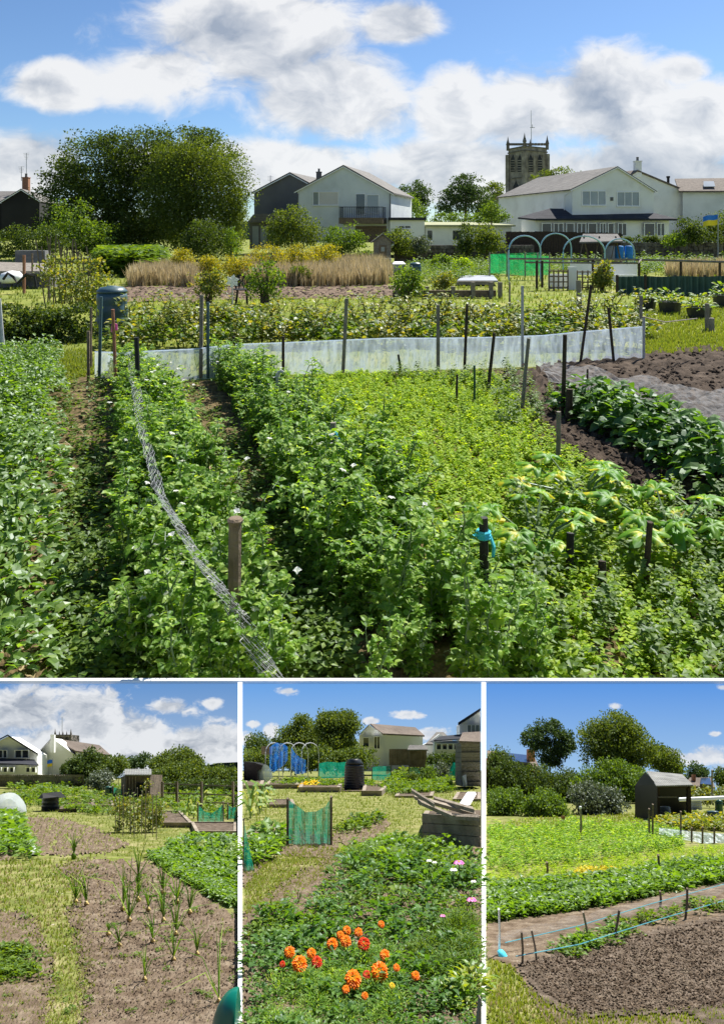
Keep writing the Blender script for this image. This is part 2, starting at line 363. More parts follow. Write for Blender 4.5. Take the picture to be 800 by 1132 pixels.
LEAFQ = leaf2(1, .75)
def crown_mesh(st, lobes, n, ls, clump=1.0, hang=0, per=14):
    """lobes: (centre xyz, radii xyz). n leaves of size ls in clumps near the lobes' skins"""
    per = per*4 if n > 9000 else (26 if n > 1200 else per); nc = max(6, n//per); w = np.array([r[0]*r[2] for _, r in lobes]); w = w/w.sum(); k = R.choice(len(lobes), nc, p=w)
    c = np.array([l[0] for l in lobes])[k]; r = np.array([l[1] for l in lobes])[k]
    d = R.normal(size=(nc, 3)); d /= np.linalg.norm(d, axis=1)[:, None]; rad = (R.uniform(.15, 1, nc)**.45)*R.uniform(.88, 1.1, nc)
    cc = c+d*r*rad[:, None]
    pts = np.repeat(cc, per, 0); dd = np.repeat(d, per, 0); m = len(pts)
    rc = np.repeat((r.min(1)*.13+ls*1.2)*clump*R.uniform(.6, 1.3, nc), per)[:, None] if per > 20 else ls*1.5*clump
    b = R.normal(size=(m, 3)); b = b/np.linalg.norm(b, axis=1)[:, None]*(R.uniform(0, 1, m)**.45)[:, None]*1.75; pts = pts+b*rc*np.array([1, 1, .6+hang])
    mats = rmats(m, .7*ls, 1.35*ls, full=True)
    # leaves hang out of the crown: mix the facing with outwards-and-up
    mats[:, :3, 3] = pts
    return mats[keep_clip(st, pts)]
def lobespx(lobes, D):
    out = []
    for l in lobes:
        x, y, rx, ry = l[:4]; dd = l[4] if len(l) > 4 else 0; D2 = D+dd*U(D)
        out.append((P(x, y, D2), np.array([rx, (rx+ry)/2, ry])*U(D2)))
    return out
def tree(st, name, label, cat, D, lobes, tx=None, base=None, mat='tree_dark', n=6000, ls=3.0, trunk=True, tr=None, bark='bark', group=None, parts=('trunk', 'crown'), hang=0, clump=1.0, per=14, extra=None):
    n, ls = (n, ls) if st is MAIN else (int(n*3), ls*1.35); L = lobespx(lobes, D); u = U(D); tx = lobes[0][0] if tx is None else tx; gz = st.gz(D); base_p = np.array([(tx-CX)/F*D, D, gz if base is None else P(tx, base, D)[2]])
    t = thing(name, label, cat, base_p, group)
    m = M(); tr = tr or (.07 if st is MAIN else .04)*max(l[2] for l in lobes)
    top = L[0][0]; mid = base_p+(top-base_p)*.5
    m.tube([base_p, mid+[U_(-1, 1)*tr*u, 0, 0], top], [tr*u, tr*u*.75, tr*u*.35], 7)
    for c, r in L:
        s = base_p+(top-base_p)*U_(.35, .7); k_ = 1 if st is MAIN else .45; m.tube([s, (s+c)/2+[0, 0, r[2]*.1*k_], c], [tr*u*.4*k_, tr*u*.28*k_, tr*u*.12*k_], 5)
        for j in range(3):
            e = c+r*np.array([U_(-.7, .7), U_(-.7, .7), U_(-.2, .8)]); m.tube([c, e], [tr*u*.14, tr*u*.05], 4)
    m.build(parts[0], MT[bark], t, True)
    q = M(); q.inst(LEAFQ, crown_mesh(st, L, n, ls*u, clump, hang, per)); q.build(parts[1], MT[mat], t)
    if extra: extra(t)
    return t
def shrub(st, name, label, cat, D, lobes, mat='shrub', n=1500, ls=3.0, **k):
    return tree(st, name, label, cat, D, lobes, mat=mat, n=n, ls=ls, parts=('stem', 'foliage'), tr=k.pop('tr', 1.0), **k)

# ---------------------------------------------------------------- faces of buildings
class Face:
    """upright wall plane through two plan points, addressed by where the camera sees it"""
    def __init__(s, pa, da, pb, db):
        s.a = np.array([(pa-CX)/F*da, da]); s.b = np.array([(pb-CX)/F*db, db]); t = s.b-s.a; s.t = t/np.linalg.norm(t)
        s.n = np.array([s.t[1], -s.t[0]]); s.n = s.n if s.n @ -(s.a+s.b) > 0 else -s.n   # towards the camera side
    def p(s, px, py, out=0):
        r = np.array([(px-CX)/F, 1.0]); D = (s.a @ s.n)/(r @ s.n); q = P(px, py, D); return q+np.array([*s.n, 0])*out
    def N(s, k=1): return np.array([*s.n, 0])*k
    def rect(s, m, x0, x1, y0, y1, out, th, mi=0, y0b=None, y1b=None):
        a, b, c, d = s.p(x0, y0, out), s.p(x1, y0 if y0b is None else y0b, out), s.p(x1, y1 if y1b is None else y1b, out), s.p(x0, y1, out)
        m.prism([a, b, c, d], s.N(-th), mi)
def window(f, root, x0, x1, y0, y1, nx=2, ny=1, pane='glass', fw=.7, name='window', u=None, sill=True, depth=None):
    u = u or U(f.a[1]); k = depth or u; m = M()
    f.rect(m, x0, x1, y0, y0+fw, .9*k, .8*k); f.rect(m, x0, x1, y1-fw, y1, .9*k, .8*k)
    for i in range(nx+1):
        x = x0+(x1-x0-fw)*i/nx; f.rect(m, x, x+fw, y0+fw, y1-fw, .88*k, .78*k)
    for j in range(1, ny):
        y = y0+(y1-y0)*j/ny; f.rect(m, x0+fw, x1-fw, y-fw/3, y+fw/3, .8*k, .7*k)
    w = m.build(name, MT['trim_white'], root); p = M(); f.rect(p, x0+fw*.5, x1-fw*.5, y0+fw*.5, y1-fw*.5, .3*k, .25*k)
    p.build('pane', MT[pane], w)
    if sill: sm = M(); f.rect(sm, x0-.5, x1+.5, y1+.02, y1+.5, 1.6*k, 1.5*k); sm.build('sill', MT['trim_white'], w)
    return w
def roofslab(f, m, p1, p2, back, th, over=0, mi=0):
    """a roof plane: from eave p1 to ridge p2 on face f, running back"""
    a, b = f.p(*p1, over), f.p(*p2, over); up = np.array([0, 0, th]); m.prism([a, b, b+up, a+up], f.N(-(back+over)), mi)
# ---------------------------------------------------------------- camera, sun, sky
sc = bpy.context.scene
cd = bpy.data.cameras.new('camera'); cam = bpy.data.objects.new('camera', cd); sc.collection.objects.link(cam); sc.camera = cam
cam.location = (0, 0, ZC); cam.rotation_euler = (math.pi/2, 0, 0); cd.sensor_fit = 'VERTICAL'; cd.sensor_height = 36; cd.sensor_width = 25.4
cd.lens = F/1132*36; cd.shift_y = -(566-HY)/1132; cd.clip_start = .1; cd.clip_end = 20000
sc.view_settings.view_transform = 'Standard'; sc.view_settings.look = 'None'; sc.view_settings.gamma = 1; sc.view_settings.exposure = 1.1
sc.unit_settings.system = 'METRIC'; sc.unit_settings.scale_length = .125     # one unit is an eighth of a metre
sd = bpy.data.lights.new('sun', 'SUN'); sun = bpy.data.objects.new('sun', sd); sc.collection.objects.link(sun)
sd.energy = 4.8; sd.angle = math.radians(.53); sd.color = (1, .95, .86)
az, el = math.radians(SUN_AZ), math.radians(SUN_EL)
sv = np.array([math.sin(az)*math.cos(el), math.cos(az)*math.cos(el), math.sin(el)])
from mathutils import Vector
sun.rotation_euler = Vector(sv).to_track_quat('Z', 'Y').to_euler(); sun.location = (0, 0, 200)

def mth(N, L, op, a, b=None, c=None):
    n = N.new('ShaderNodeMath'); n.operation = op
    for i, v in enumerate((a, b, c)):
        if v is None: continue
        if isinstance(v, (int, float)): n.inputs[i].default_value = v
        else: L.new(v, n.inputs[i])
    return n.outputs[0]
def clouds(N, L, u, v, blobs, seed, sc1=3.2, amp=1.0, w0=.30, w1=.52, core=(.52, .57, .64), rim=(1, 1, 1)):
    """u, v sockets: tangent coordinates of the sky. Returns mask and colour."""
    cb = N.new('ShaderNodeCombineXYZ'); L.new(u, cb.inputs[0]); L.new(mth(N, L, 'MULTIPLY', v, 1.5), cb.inputs[1]); cb.inputs[2].default_value = seed
    wv = N.new('ShaderNodeTexNoise'); wv.inputs['Scale'].default_value = sc1*1.7; wv.inputs['Detail'].default_value = 3; L.new(cb.outputs[0], wv.inputs['Vector'])
    wa = N.new('ShaderNodeVectorMath'); wa.operation = 'MULTIPLY_ADD'; L.new(wv.outputs['Color'], wa.inputs[0]); wa.inputs[1].default_value = (.10,)*3; L.new(cb.outputs[0], wa.inputs[2])
    f1 = noise(N, L, wa.outputs[0], sc1, 10, .60)
    sh = N.new('ShaderNodeVectorMath'); sh.operation = 'ADD'; L.new(wa.outputs[0], sh.inputs[0]); sh.inputs[1].default_value = (.022, .05, 0)
    f2 = noise(N, L, sh.outputs[0], sc1, 7, .55)
    best = None
    for (cx, cy, rx, ry) in blobs:
        a = mth(N, L, 'MULTIPLY', mth(N, L, 'SUBTRACT', u, (cx-CX)/F), F/rx); b = mth(N, L, 'MULTIPLY', mth(N, L, 'SUBTRACT', v, (HY-cy)/F), F/ry)
        d = mth(N, L, 'SQRT', mth(N, L, 'ADD', mth(N, L, 'MULTIPLY', a, a), mth(N, L, 'MULTIPLY', b, b))); e = mth(N, L, 'SUBTRACT', 1.0, d)
        best = e if best is None else mth(N, L, 'SMOOTH_MAX', best, e, .12)
    best = mth(N, L, 'MAXIMUM', best, -.9)
    dens = mth(N, L, 'ADD', best, mth(N, L, 'MULTIPLY', mth(N, L, 'SUBTRACT', f1, .47), 3.2*amp))
    ms = N.new('ShaderNodeMapRange'); ms.interpolation_type = 'SMOOTHSTEP'; ms.inputs['From Min'].default_value = w0-.3; ms.inputs['From Max'].default_value = w1; L.new(dens, ms.inputs['Value'])
    lit = mth(N, L, 'MULTIPLY', mth(N, L, 'SUBTRACT', f1, f2), 4.0)
    thick = N.new('ShaderNodeMapRange'); thick.inputs['From Min'].default_value = .3; thick.inputs['From Max'].default_value = 1.5; L.new(dens, thick.inputs['Value'])
    k = mth(N, L, 'ADD', mth(N, L, 'SUBTRACT', .85, mth(N, L, 'MULTIPLY', thick.outputs[0], .62)), lit)
    col = ramp(N, L, k, [(0, core), (.5, tuple((a+b)/2 for a, b in zip(core, rim))), (.95, rim)])
    return ms.outputs[0], col
w = bpy.data.worlds.new('World'); sc.world = w; w.use_nodes = True; T = w.node_tree; T.nodes.clear(); N, L = T.nodes, T.links
wo = N.new('ShaderNodeOutputWorld'); sky = N.new('ShaderNodeTexSky'); sky.sky_type = 'NISHITA'; sky.sun_disc = False
sky.sun_elevation = el; sky.sun_rotation = az; sky.air_density = 1.0; sky.dust_density = .3; sky.ozone_density = 2.2; sky.altitude = 50
b1 = N.new('ShaderNodeBackground'); b1.inputs[1].default_value = .056; tn = N.new('ShaderNodeMix'); tn.data_type = 'RGBA'; tn.blend_type = 'MULTIPLY'; tn.inputs[0].default_value = 1; tn.inputs[7].default_value = (.74, .90, 1.08, 1); L.new(sky.outputs[0], tn.inputs[6]); L.new(tn.outputs[2], b1.inputs[0])
tc = N.new('ShaderNodeTexCoord'); sx = N.new('ShaderNodeSeparateXYZ'); L.new(tc.outputs['Generated'], sx.inputs[0])
yy = mth(N, L, 'MAXIMUM', mth(N, L, 'ABSOLUTE', sx.outputs[1]), .12); uu = mth(N, L, 'DIVIDE', sx.outputs[0], yy); vv = mth(N, L, 'DIVIDE', sx.outputs[2], yy)
BL = [(265, 35, 150, 72), (375, 108, 105, 66), (180, 78, 84, 40), (62, 92, 56, 27), (445, 28, 60, 28), (510, 118, 66, 58), (570, 118, 90, 58), (685, 116, 110, 60), (765, 132, 80, 62), (755, 78, 42, 22),
      (330, 185, 130, 38), (520, 190, 160, 45), (700, 195, 200, 50), (30, 185, 70, 38), (900, 150, 150, 90), (1150, 100, 160, 100), (-150, 120, 110, 60), (-350, 180, 140, 60), (170, 190, 60, 26), (320, -120, 260, 60), (700, -200, 200, 70)]
mk, cc = clouds(N, L, uu, vv, BL, 3.1, 5.2, .72, .2, .42, (.40, .46, .56), (1.0, 1.0, 1.0))
b2 = N.new('ShaderNodeBackground'); L.new(cc, b2.inputs[0]); b2.inputs[1].default_value = .43
up = N.new('ShaderNodeMapRange'); up.inputs['From Min'].default_value = -.02; up.inputs['From Max'].default_value = .03; L.new(sx.outputs[2], up.inputs['Value'])
ms = N.new('ShaderNodeMixShader'); L.new(mth(N, L, 'MULTIPLY', mk, mth(N, L, 'MULTIPLY', up.outputs[0], .93)), ms.inputs[0]); L.new(b1.outputs[0], ms.inputs[1]); L.new(b2.outputs[0], ms.inputs[2]); L.new(ms.outputs[0], wo.inputs[0])

# ---------------------------------------------------------------- ground
def sheet(st, name, mat, poly, stepx, rows, up=0.0, bump=0.0, kind='structure', label=None, jag=0):
    xs = [p[0] for p in poly]; x = np.arange(min(xs)-stepx, max(xs)+stepx*1.5, stepx); y = np.asarray(rows, float)
    XX, YY = np.meshgrid(x, y); D = F*st.h/(YY-st.yh); Z = ZC-D*(YY-HY)/F+up+(R.normal(size=D.shape)*(bump if st is MAIN else bump*110*D/F) if bump else 0)
    V = np.stack([(XX-CX)/F*D, D, Z], -1).reshape(-1, 3); nx, ny = len(x), len(y)
    i, j = np.meshgrid(np.arange(nx-1), np.arange(ny-1)); a = (j*nx+i).ravel(); fs = np.stack([a+nx, a+nx+1, a+1, a], 1)
    cx = ((XX[:-1, :-1]+XX[1:, 1:])/2).ravel(); cy = ((YY[:-1, :-1]+YY[1:, 1:])/2).ravel()
    if jag: cx = cx+R.normal(size=cx.shape)*jag; cy = cy+R.normal(size=cy.shape)*jag*.5
    k = inpoly(cx, cy, poly); m = M(); m.V = [V]; m.n = len(V); m.Fs = [(fs[k], 0)]
    o = m.build(name, MT[mat], None, bool(bump == 0)); bmv = o
    # drop loose vertices
    import bmesh
    b = bmesh.new(); b.from_mesh(o.data); bmesh.ops.delete(b, geom=[v for v in b.verts if not v.link_faces], context='VERTS'); b.to_mesh(o.data); b.free()
    return tag(o, label, None, None, kind)
def rowsD(st, d0, d1, n): return [st.row(d) for d in np.geomspace(d1, d0, n)]
def rowspx(y0, y1, s): return np.arange(y0, y1+s, s)
# base ground reaches the horizon; it starts behind the white parapet
sheet(MAIN, 'ground', 'grassground', [(-1600, 262), (2600, 262), (2600, 2000), (-1600, 2000)], 40, rowsD(MAIN, 19.0, 15000, 90))
plot = [(62, 424), (100, 418), (160, 423), (390, 416), (560, 412), (596, 450), (700, 520), (860, 620), (1000, 800), (1000, 900), (-300, 900), (-140, 640), (30, 424)]
sheet(MAIN, 'soil_bed', 'litter', plot, 5, rowspx(410, 810, 4), .12, .05, jag=3)
sheet(MAIN, 'soil_bed', 'soil_dark', [(560, 414), (640, 402), (700, 395), (800, 384), (1100, 372), (1500, 560), (1100, 640), (800, 575), (700, 552), (600, 500), (575, 460)], 4, rowspx(376, 640, 3), .4, .12, jag=3)
sheet(MAIN, 'soil_bed', 'soil_brown', [(120, 319), (200, 315), (445, 316), (450, 330), (300, 331), (128, 335)], 4, rowspx(314, 336, 1), .1, .12, jag=1)
sheet(MAIN, 'soil_bed', 'soil_brown', [(40, 288), (60, 286), (330, 322), (300, 326)], 4, rowspx(314, 336, 1), .14, .12, jag=1) if 0 else None
# clods
clod = M().lathe((0, 0, 0), [(.3, -.3), (.55, -.05), (.45, .25), (.15, .42)], 5)
m = M(); pts = sample_px(MAIN, [(600, 405), (720, 398), (800, 388), (900, 384), (900, 560), (800, 560), (700, 540), (600, 490)], 2600); place(m, clod, pts+[0, 0, .35], .15, .55, .6)
stuff('soil_clods', 'dark crumbly clods scattered over the dug bed right of the white fleece fence', 'soil clods', m, MT['soil_dark'])
m = M(); pts = sample_px(MAIN, [(135, 318), (440, 317), (440, 329), (135, 331)], 900); place(m, clod, pts, .4, .9, .6)
stuff('soil_clods', 'pale brown clods on the long bare strip in front of the tan grass', 'soil clods', m, MT['soil_brown'])
# far hills and backing tree line
m = M(); pts = [(-1200, 251), (-600, 246), (0, 252), (300, 244), (560, 246), (900, 242), (1500, 250), (2200, 255), (2200, 275), (-1200, 275)]
m.prism([P(a, b, 3600) for a, b in pts], (0, 300, 0)); tag(m.build('hills', MT['hillmat']), kind='structure')

# grass of the main plot
GT = [tuft(1.0, 7, .10) for _ in range(5)]
m = M()
lawn = [(-100, 330), (100, 300), (130, 285), (800, 285), (900, 300), (1000, 400), (700, 398), (545, 405), (120, 414), (60, 424), (-100, 424)]
pts = sample_px(MAIN, lawn, 15000); _x, _y = CX+F*pts[:, 0]/pts[:, 1], MAIN.row(pts[:, 1]); pts = pts[~inpoly(_x, _y, [(125, 317), (445, 315), (450, 330), (125, 333)])]; _x, _y = CX+F*pts[:, 0]/pts[:, 1], MAIN.row(pts[:, 1]); pts = pts[~inpoly(_x, _y, [(560, 420), (640, 400), (800, 382), (1100, 368), (1100, 500), (560, 500)])]; D = pts[:, 1]; m_ = place(m, GT, pts, .6, 1.2, .2, np.clip(D*.006, .4, 1.5))
pts = sample_px(MAIN, [(-60, 392), (100, 388), (105, 414), (60, 426), (-60, 428)], 4000); place(m, GT, pts, .5, 1.0, .2, np.full(len(pts), .7))
pts = sample_px(MAIN, [(712, 340), (860, 330), (860, 388), (712, 394)], 5000); place(m, GT, pts, .5, 1.0, .2, np.full(len(pts), .8))
stuff('grass', 'short green grass on the paths and verges between the plots', 'grass', m, MT['grass'])
# ---------------------------------------------------------------- houses of the main view
def chimney(st, root, x0, x1, y0, y1, D, mat, pot='render_dark', par=None):
    m = M(); u = U(D); a = P(x0, y1, D); w = (x1-x0)*u; m.box(P((x0+x1)/2, (y0+y1)/2, D), (w, w*.8, (y1-y0)*u)); m.box(P((x0+x1)/2, y0+.4, D)+[0, 0, .02], (w*1.15, w*.95, .9*u))
    c = m.build('chimney', MT[mat], par or root); m = M(); m.lathe(P((x0+x1)/2, y0-.1, D)+[0, 0, .01], [(w*.22, 0), (w*.18, w*.5), (w*.22, w*.5), (w*.22, w*.6)], 10); m.build('chimney_pot', MT[pot], c); return c
def gable_house(name, label, f, outline, wallmat, roofmat, back, loc_px, th=1.6, over=2.0, trim=True, cat='house', root=None, wallname='wall'):
    """outline: (left base, left eave, peak, right eave, right base) in picture coordinates on the face"""
    u = U(f.a[1]); root = root or thing(name, label, cat, f.p(*loc_px))
    m = M(); m.prism([f.p(*q) for q in outline], f.N(-back)); m.build(wallname, MT[wallmat], root)
    lb, le, pk, re, rb = outline; m = M(); th = th*u; ov = over*u
    dl = (le[0]+(le[0]-pk[0])*.06, le[1]+(le[1]-pk[1])*.06); dr = (re[0]+(re[0]-pk[0])*.06, re[1]+(re[1]-pk[1])*.06)
    roofslab(f, m, dl, pk, back, th, ov); roofslab(f, m, dr, pk, back, th*1.01, ov*1.003); r = m.build('roof', MT[roofmat], root)
    if trim:
        m = M()
        for e in (dl, dr):
            a, b = f.p(*e, ov+.15*u), f.p(*pk, ov+.15*u); m.prism([a, b, b-[0, 0, 1.1*u], a-[0, 0, 1.1*u]], f.N(-.3*u) if e is dl else f.N(-.31*u))
        m.build('bargeboard', MT['trim_white'], r)
    return root, r
# white house with the balcony
f = Face(329, 500, 432, 480)
h1, r1 = gable_house('gabled_house', 'pale blue-grey gabled house with a railed balcony, behind the yellow fennel', f, [(329, 268), (329, 211), (380, 184), (432, 213), (432, 268)], 'render_blue', 'roof_grey', 62, (380, 268))
window(f, h1, 346, 374.5, 212, 227, 1, 1, 'blind'); window(f, h1, 346, 353, 212, 227, 1, 1, 'glass_pale', name='window', depth=1.0)
window(f, h1, 393, 404, 214, 238, 1, 1, 'glass', sill=False); window(f, h1, 405, 419, 215, 236, 1, 1, 'glass_pale', sill=False)
m = M(); f.rect(m, 379, 427, 241, 247.5, 9, 9); b = m.build('balcony', MT['wood'], h1); m = M()
for i in range(25): x = 379.3+i*1.95; f.rect(m, x, x+.45, 229.6, 241, 8.7, .3)
f.rect(m, 379, 427, 229, 229.7, 8.8, .5)
for x, s in ((379.2, 1), (426.6, 1)):
    for j in range(5): p = f.p(x, 229.5, 1.5+j*1.6); q = f.p(x, 241, 1.5+j*1.6); m.tube([p, q], .12, 4)
    m.tube([f.p(x, 229.5, 0), f.p(x, 229.5, 8.7)], .16, 4)
m.build('railing', MT['black'], b)
m = M(); f.rect(m, 393, 427, 250, 268, .6, .6); m.build('lower_wall', MT['wood'], h1)
chimney(MAIN, h1, 349.6, 355.4, 190, 204, 520, 'render_dark', par=r1)
for x in (329.8, 431): m = M(); m.tube([f.p(x, 214, .6), f.p(x, 262, .6)], .3, 6); m.build('drainpipe', MT['render_dark'], h1)
# grey rendered house left of it
f = Face(281, 560, 345, 545)
h, r = gable_house('gabled_house', 'dark grey rendered house half hidden behind the pale balcony house', f, [(281, 268), (281, 213), (321, 192), (362, 214), (362, 268)], 'render_dark', 'roof_grey', 60, (310, 268))
m = M(); m.tube([P(299, 212, 570), P(299, 194, 570)], .25, 4)
for j in range(4): m.tube([P(296, 195+j*1.5, 570), P(302, 195.3+j*1.5, 570)], .15, 3)
m.build('aerial', MT['metal_grey'], r)
# low lean-to at its side
t = thing('lean_to', 'low pale lean-to with a flat sloping roof beside the bushy shrub', 'lean-to', P(290, 275, 520))
m = M(); m.prism([P(276, 275, 520), P(276, 246, 520), P(306, 246, 520), P(306, 275, 520)], (0, 26, 0)); m.build('wall', MT['render_dark'], t)
m = M(); m.prism([P(273, 246, 516), P(280, 237, 516), P(306, 236, 516), P(309, 245.5, 516)], (0, 32, 0)); m.build('roof', MT['roof_grey'], t)
m = M(); [m.prism([P(x, 275, 519.4), P(x, 250, 519.4), P(x+7, 250, 519.4), P(x+7, 275, 519.4)], (0, .5, 0)) for x in (279, 288, 297)]; m.build('window', MT['glass_pale'], t)
# white flat-roofed extension and bungalow
f = Face(430, 470, 472, 470)
t = thing('flat_roofed_annex', 'small white flat-roofed annex between the balcony house and the low bungalow', 'annex', f.p(450, 272))
m = M(); m.prism([f.p(431, 274), f.p(431, 243.5), f.p(469, 243.5), f.p(469, 274)], f.N(-60)); m.build('wall', MT['render_white'], t)
m = M(); m.prism([f.p(429.5, 243.4, 2), f.p(429.5, 240.5, 2), f.p(470.5, 240.5, 2), f.p(470.5, 243.4, 2)], f.N(-64)); m.build('roof', MT['roof_dark'], t)
window(f, t, 440, 454, 249, 253, 2, 1, 'glass')
f = Face(469, 476, 560, 500)
t = thing('bungalow', 'long low white bungalow under a pale moss-green roof behind the dome bushes', 'bungalow', f.p(510, 276))
m = M(); m.prism([f.p(470, 280), f.p(470, 250.5), f.p(565, 250.5), f.p(565, 280)], f.N(-60)); m.build('wall', MT['render_white'], t)
m = M(); a, b, c, d = f.p(468, 250.6, 3), f.p(567, 250.6, 3), f.p(565, 246, -42), f.p(472, 246, -42); m.prism([a, b, c, d], (0, 0, 1.2)); m.build('roof', MT['roof_green'], t)
for x0, x1 in ((471, 478), (499, 510), (527, 538)): window(f, t, x0, x1, 254, 266, 1, 1, 'glass')
# church
t = thing('church_tower', 'dark grey stone church tower with corner pinnacles and a flagpole', 'church tower', P(583, 262, 1010))
fr = Face(561.5, 1040, 579.5, 1003); fR = Face(579.5, 1003, 604, 1028)
A_, B_, C_ = fr.p(561.5, 262), fr.p(579.5, 262), fR.p(604, 262); Dd = A_+C_-B_; top = P(580, 160, 1003)[2]; z0 = -2.
def tw(z1, z2, g=0):
    ctr = (A_+C_)/2; q = []
    for k in (A_, B_, C_, Dd): v = k-ctr; v = v*(1+g); q.append(ctr+v)
    return [np.array([p[0], p[1], z1]) for p in q], (0, 0, z2-z1)
hh = lambda py: P(580, py, 1003)[2]
m = M(); m.prism(*tw(z0, hh(162))); m.build('wall', MT['stone'], t)
for a_ in (165.3, 195, 226, 160.9): m = M(); m.prism(*tw(hh(a_+1.3), hh(a_), .05)); m.build('string_course', MT['darkstone'], t)
m = M()
for ff, xa, xb in ((fr, 561.5, 579.5), (fR, 579.5, 604)):
    n = 7
    for i in range(n): x = xa+(xb-xa)*(i+.15)/n; ff.rect(m, x, x+(xb-xa)/n*.62, 158.2, 160.9, 1, 2.2)
m.build('parapet', MT['darkstone'], t)
pin = None
for q, s_ in ((A_, 1), (B_, 1), (C_, 1), (Dd, 1)):
    m = M(); ctr = (A_+C_)/2; c = ctr+(q-ctr)*1.02; c[2] = hh(163); w_ = 2.3
    m.lathe(c, [(w_, 0), (w_, 8), (w_*1.3, 8.2), (w_*1.2, 9.4), (w_*.5, 15), (.1, 21)], 8); m.build('pinnacle', MT['darkstone'], t)
m = M()
for ff, wins in ((fr, [(564.5, 569), (572, 576.5)]), (fR, [(583.5, 588.5), (593.5, 598.5)])):
    for xa, xb in wins:
        xm = (xa+xb)/2; m.prism([ff.p(xa, 190, .3), ff.p(xa, 176, .3), ff.p(xm, 170.5, .3), ff.p(xb, 176, .3), ff.p(xb, 190, .3)], ff.N(-.2))
m.build('belfry_opening', MT['black'], t)
m = M()
for ff, wins in ((fr, [(564.5, 569), (572, 576.5)]), (fR, [(583.5, 588.5), (593.5, 598.5)])):
    for xa, xb in wins:
        for j in range(5): y = 177+j*2.7; ff.rect(m, xa+.3, xb-.3, y, y+.8, .9, .7)
        for x in (xa-.6, xb+.1): ff.rect(m, x, x+.5, 172, 190.5, 1.1, 1)
m.build('louvre', MT['stone'], t)
m = M()
for ff, xa, xb in ((fr, 567, 573), (fR, 586, 594)):
    xm = (xa+xb)/2; m.prism([ff.p(xa, 216, .3), ff.p(xa, 206, .3), ff.p(xm, 200, .3), ff.p(xb, 206, .3), ff.p(xb, 216, .3)], ff.N(-.2))
m.build('window', MT['black'], t)
m = M(); [m.box(q+(((A_+C_)/2-q)*-.0)+np.array([0, 0, (hh(168)-q[2])/2]), (6, 6, hh(168)-q[2]), .7) for q in (A_, B_, C_)]; m.build('buttress', MT['stone'], t)
cp = P(587, 160, 1015); m = M(); m.tube([cp-[0, 0, 3], P(586.5, 122, 1015)], [.55, .3], 6); m.box(P(588, 141, 1015), (7, .5, .8)); m.box(P(588, 139.5, 1015), (.7, .5, 5)); m.build('flagpole', MT['metal_grey'], t)
t = thing('church_hall', 'small grey slate roof showing beside the foot of the church tower', 'church nave', P(552, 245, 980))
m = M(); m.prism([P(543, 245, 980), P(543, 222, 980), P(553, 213, 980), P(562, 222, 980), P(562, 245, 980)], (0, 60, 0)); m.build('wall', MT['stone'], t)
m = M(); m.prism([P(541, 223.5, 977), P(553, 212, 977), P(553, 210.8, 977), P(541, 222, 977)], (0, 60, 0)); m.prism([P(564, 223.5, 977.2), P(553.02, 212, 977.2), P(553.02, 210.8, 977.2), P(564, 222, 977.2)], (0, 60, 0)); m.build('roof', MT['roof_grey'], t)
# big white house with the long lit roof
f = Face(632, 498, 722, 520); back = 104
h2, r2 = gable_house('gabled_house', 'cream gabled house with a long grey roof and a dark-roofed sunroom, below the church tower', f, [(632, 270), (632, 209), (681, 185), (722, 211), (722, 270)], 'render_white', 'roof_grey', back, (680, 270), th=1.2)
window(f, h2, 642.5, 669, 211, 227, 3, 1, 'glass_pale'); window(f, h2, 681, 706, 212, 228, 3, 1, 'glass_pale')
m = M(); f.rect(m, 674, 677, 218, 222, .5, .5); m.build('vent', MT['render_dark'], h2)
g = Face(590, 486, 744, 516)
m = M(); m.prism([g.p(593, 272, -2), g.p(593, 243, -2), g.p(741, 243, -2), g.p(741, 272, -2)], g.N(-20)); sr = m.build('sunroom', MT['trim_white'], h2)
m = M(); a, b, c, d, e, ff_ = g.p(589, 244, 3), g.p(745, 244, 3), g.p(722, 233.2, -14), g.p(618, 231.8, -14), None, None
m.prism([a, b, c, d], (0, 0, 1.4)); m.prism([b+[.1, .1, 0], c+[.1, .1, 0], g.p(745, 240, -30)], (0, 0, 1.2)); m.prism([a-[.1, -.1, 0], d-[.1, -.1, 0], g.p(592, 241, -26)], (0, 0, 1.2)); m.build('sunroom_roof', MT['roof_dark'], sr)
for i, (x0, x1) in enumerate(((598, 609), (611, 622), (625, 634), (637, 647), (649, 659), (662, 669), (671, 678), (682, 692), (711, 723), (725, 734))):
    window(g, h2, x0, x1, 246.5, 261 if i != 5 else 262, 2 if i % 2 else 1, 1, 'glass', sill=False, fw=.8)
m = M(); m.rect = None; q = [g.p(598+28*i, 246) for i in range(2)]
m = M()
for (x, y) in ((652, 236.5), (664, 236.8), (676, 237)): c = g.p(x, y, -7); m.box(c+[0, 0, 1.2], (5, 2.5, .6), math.atan2(g.t[1], g.t[0]))
m.build('rooflight', MT['glass_pale'], sr)
# windowed side wall
fs = Face(562, 600, 632, 498)
window(fs, h2, 597, 601, 218, 230, 1, 1, 'glass')
m = M(); m.tube([f.p(633, 210, .5), f.p(630.5, 216, -8), f.p(630.5, 232, -8)], .35, 6); m.build('drainpipe', MT['render_white'], h2)
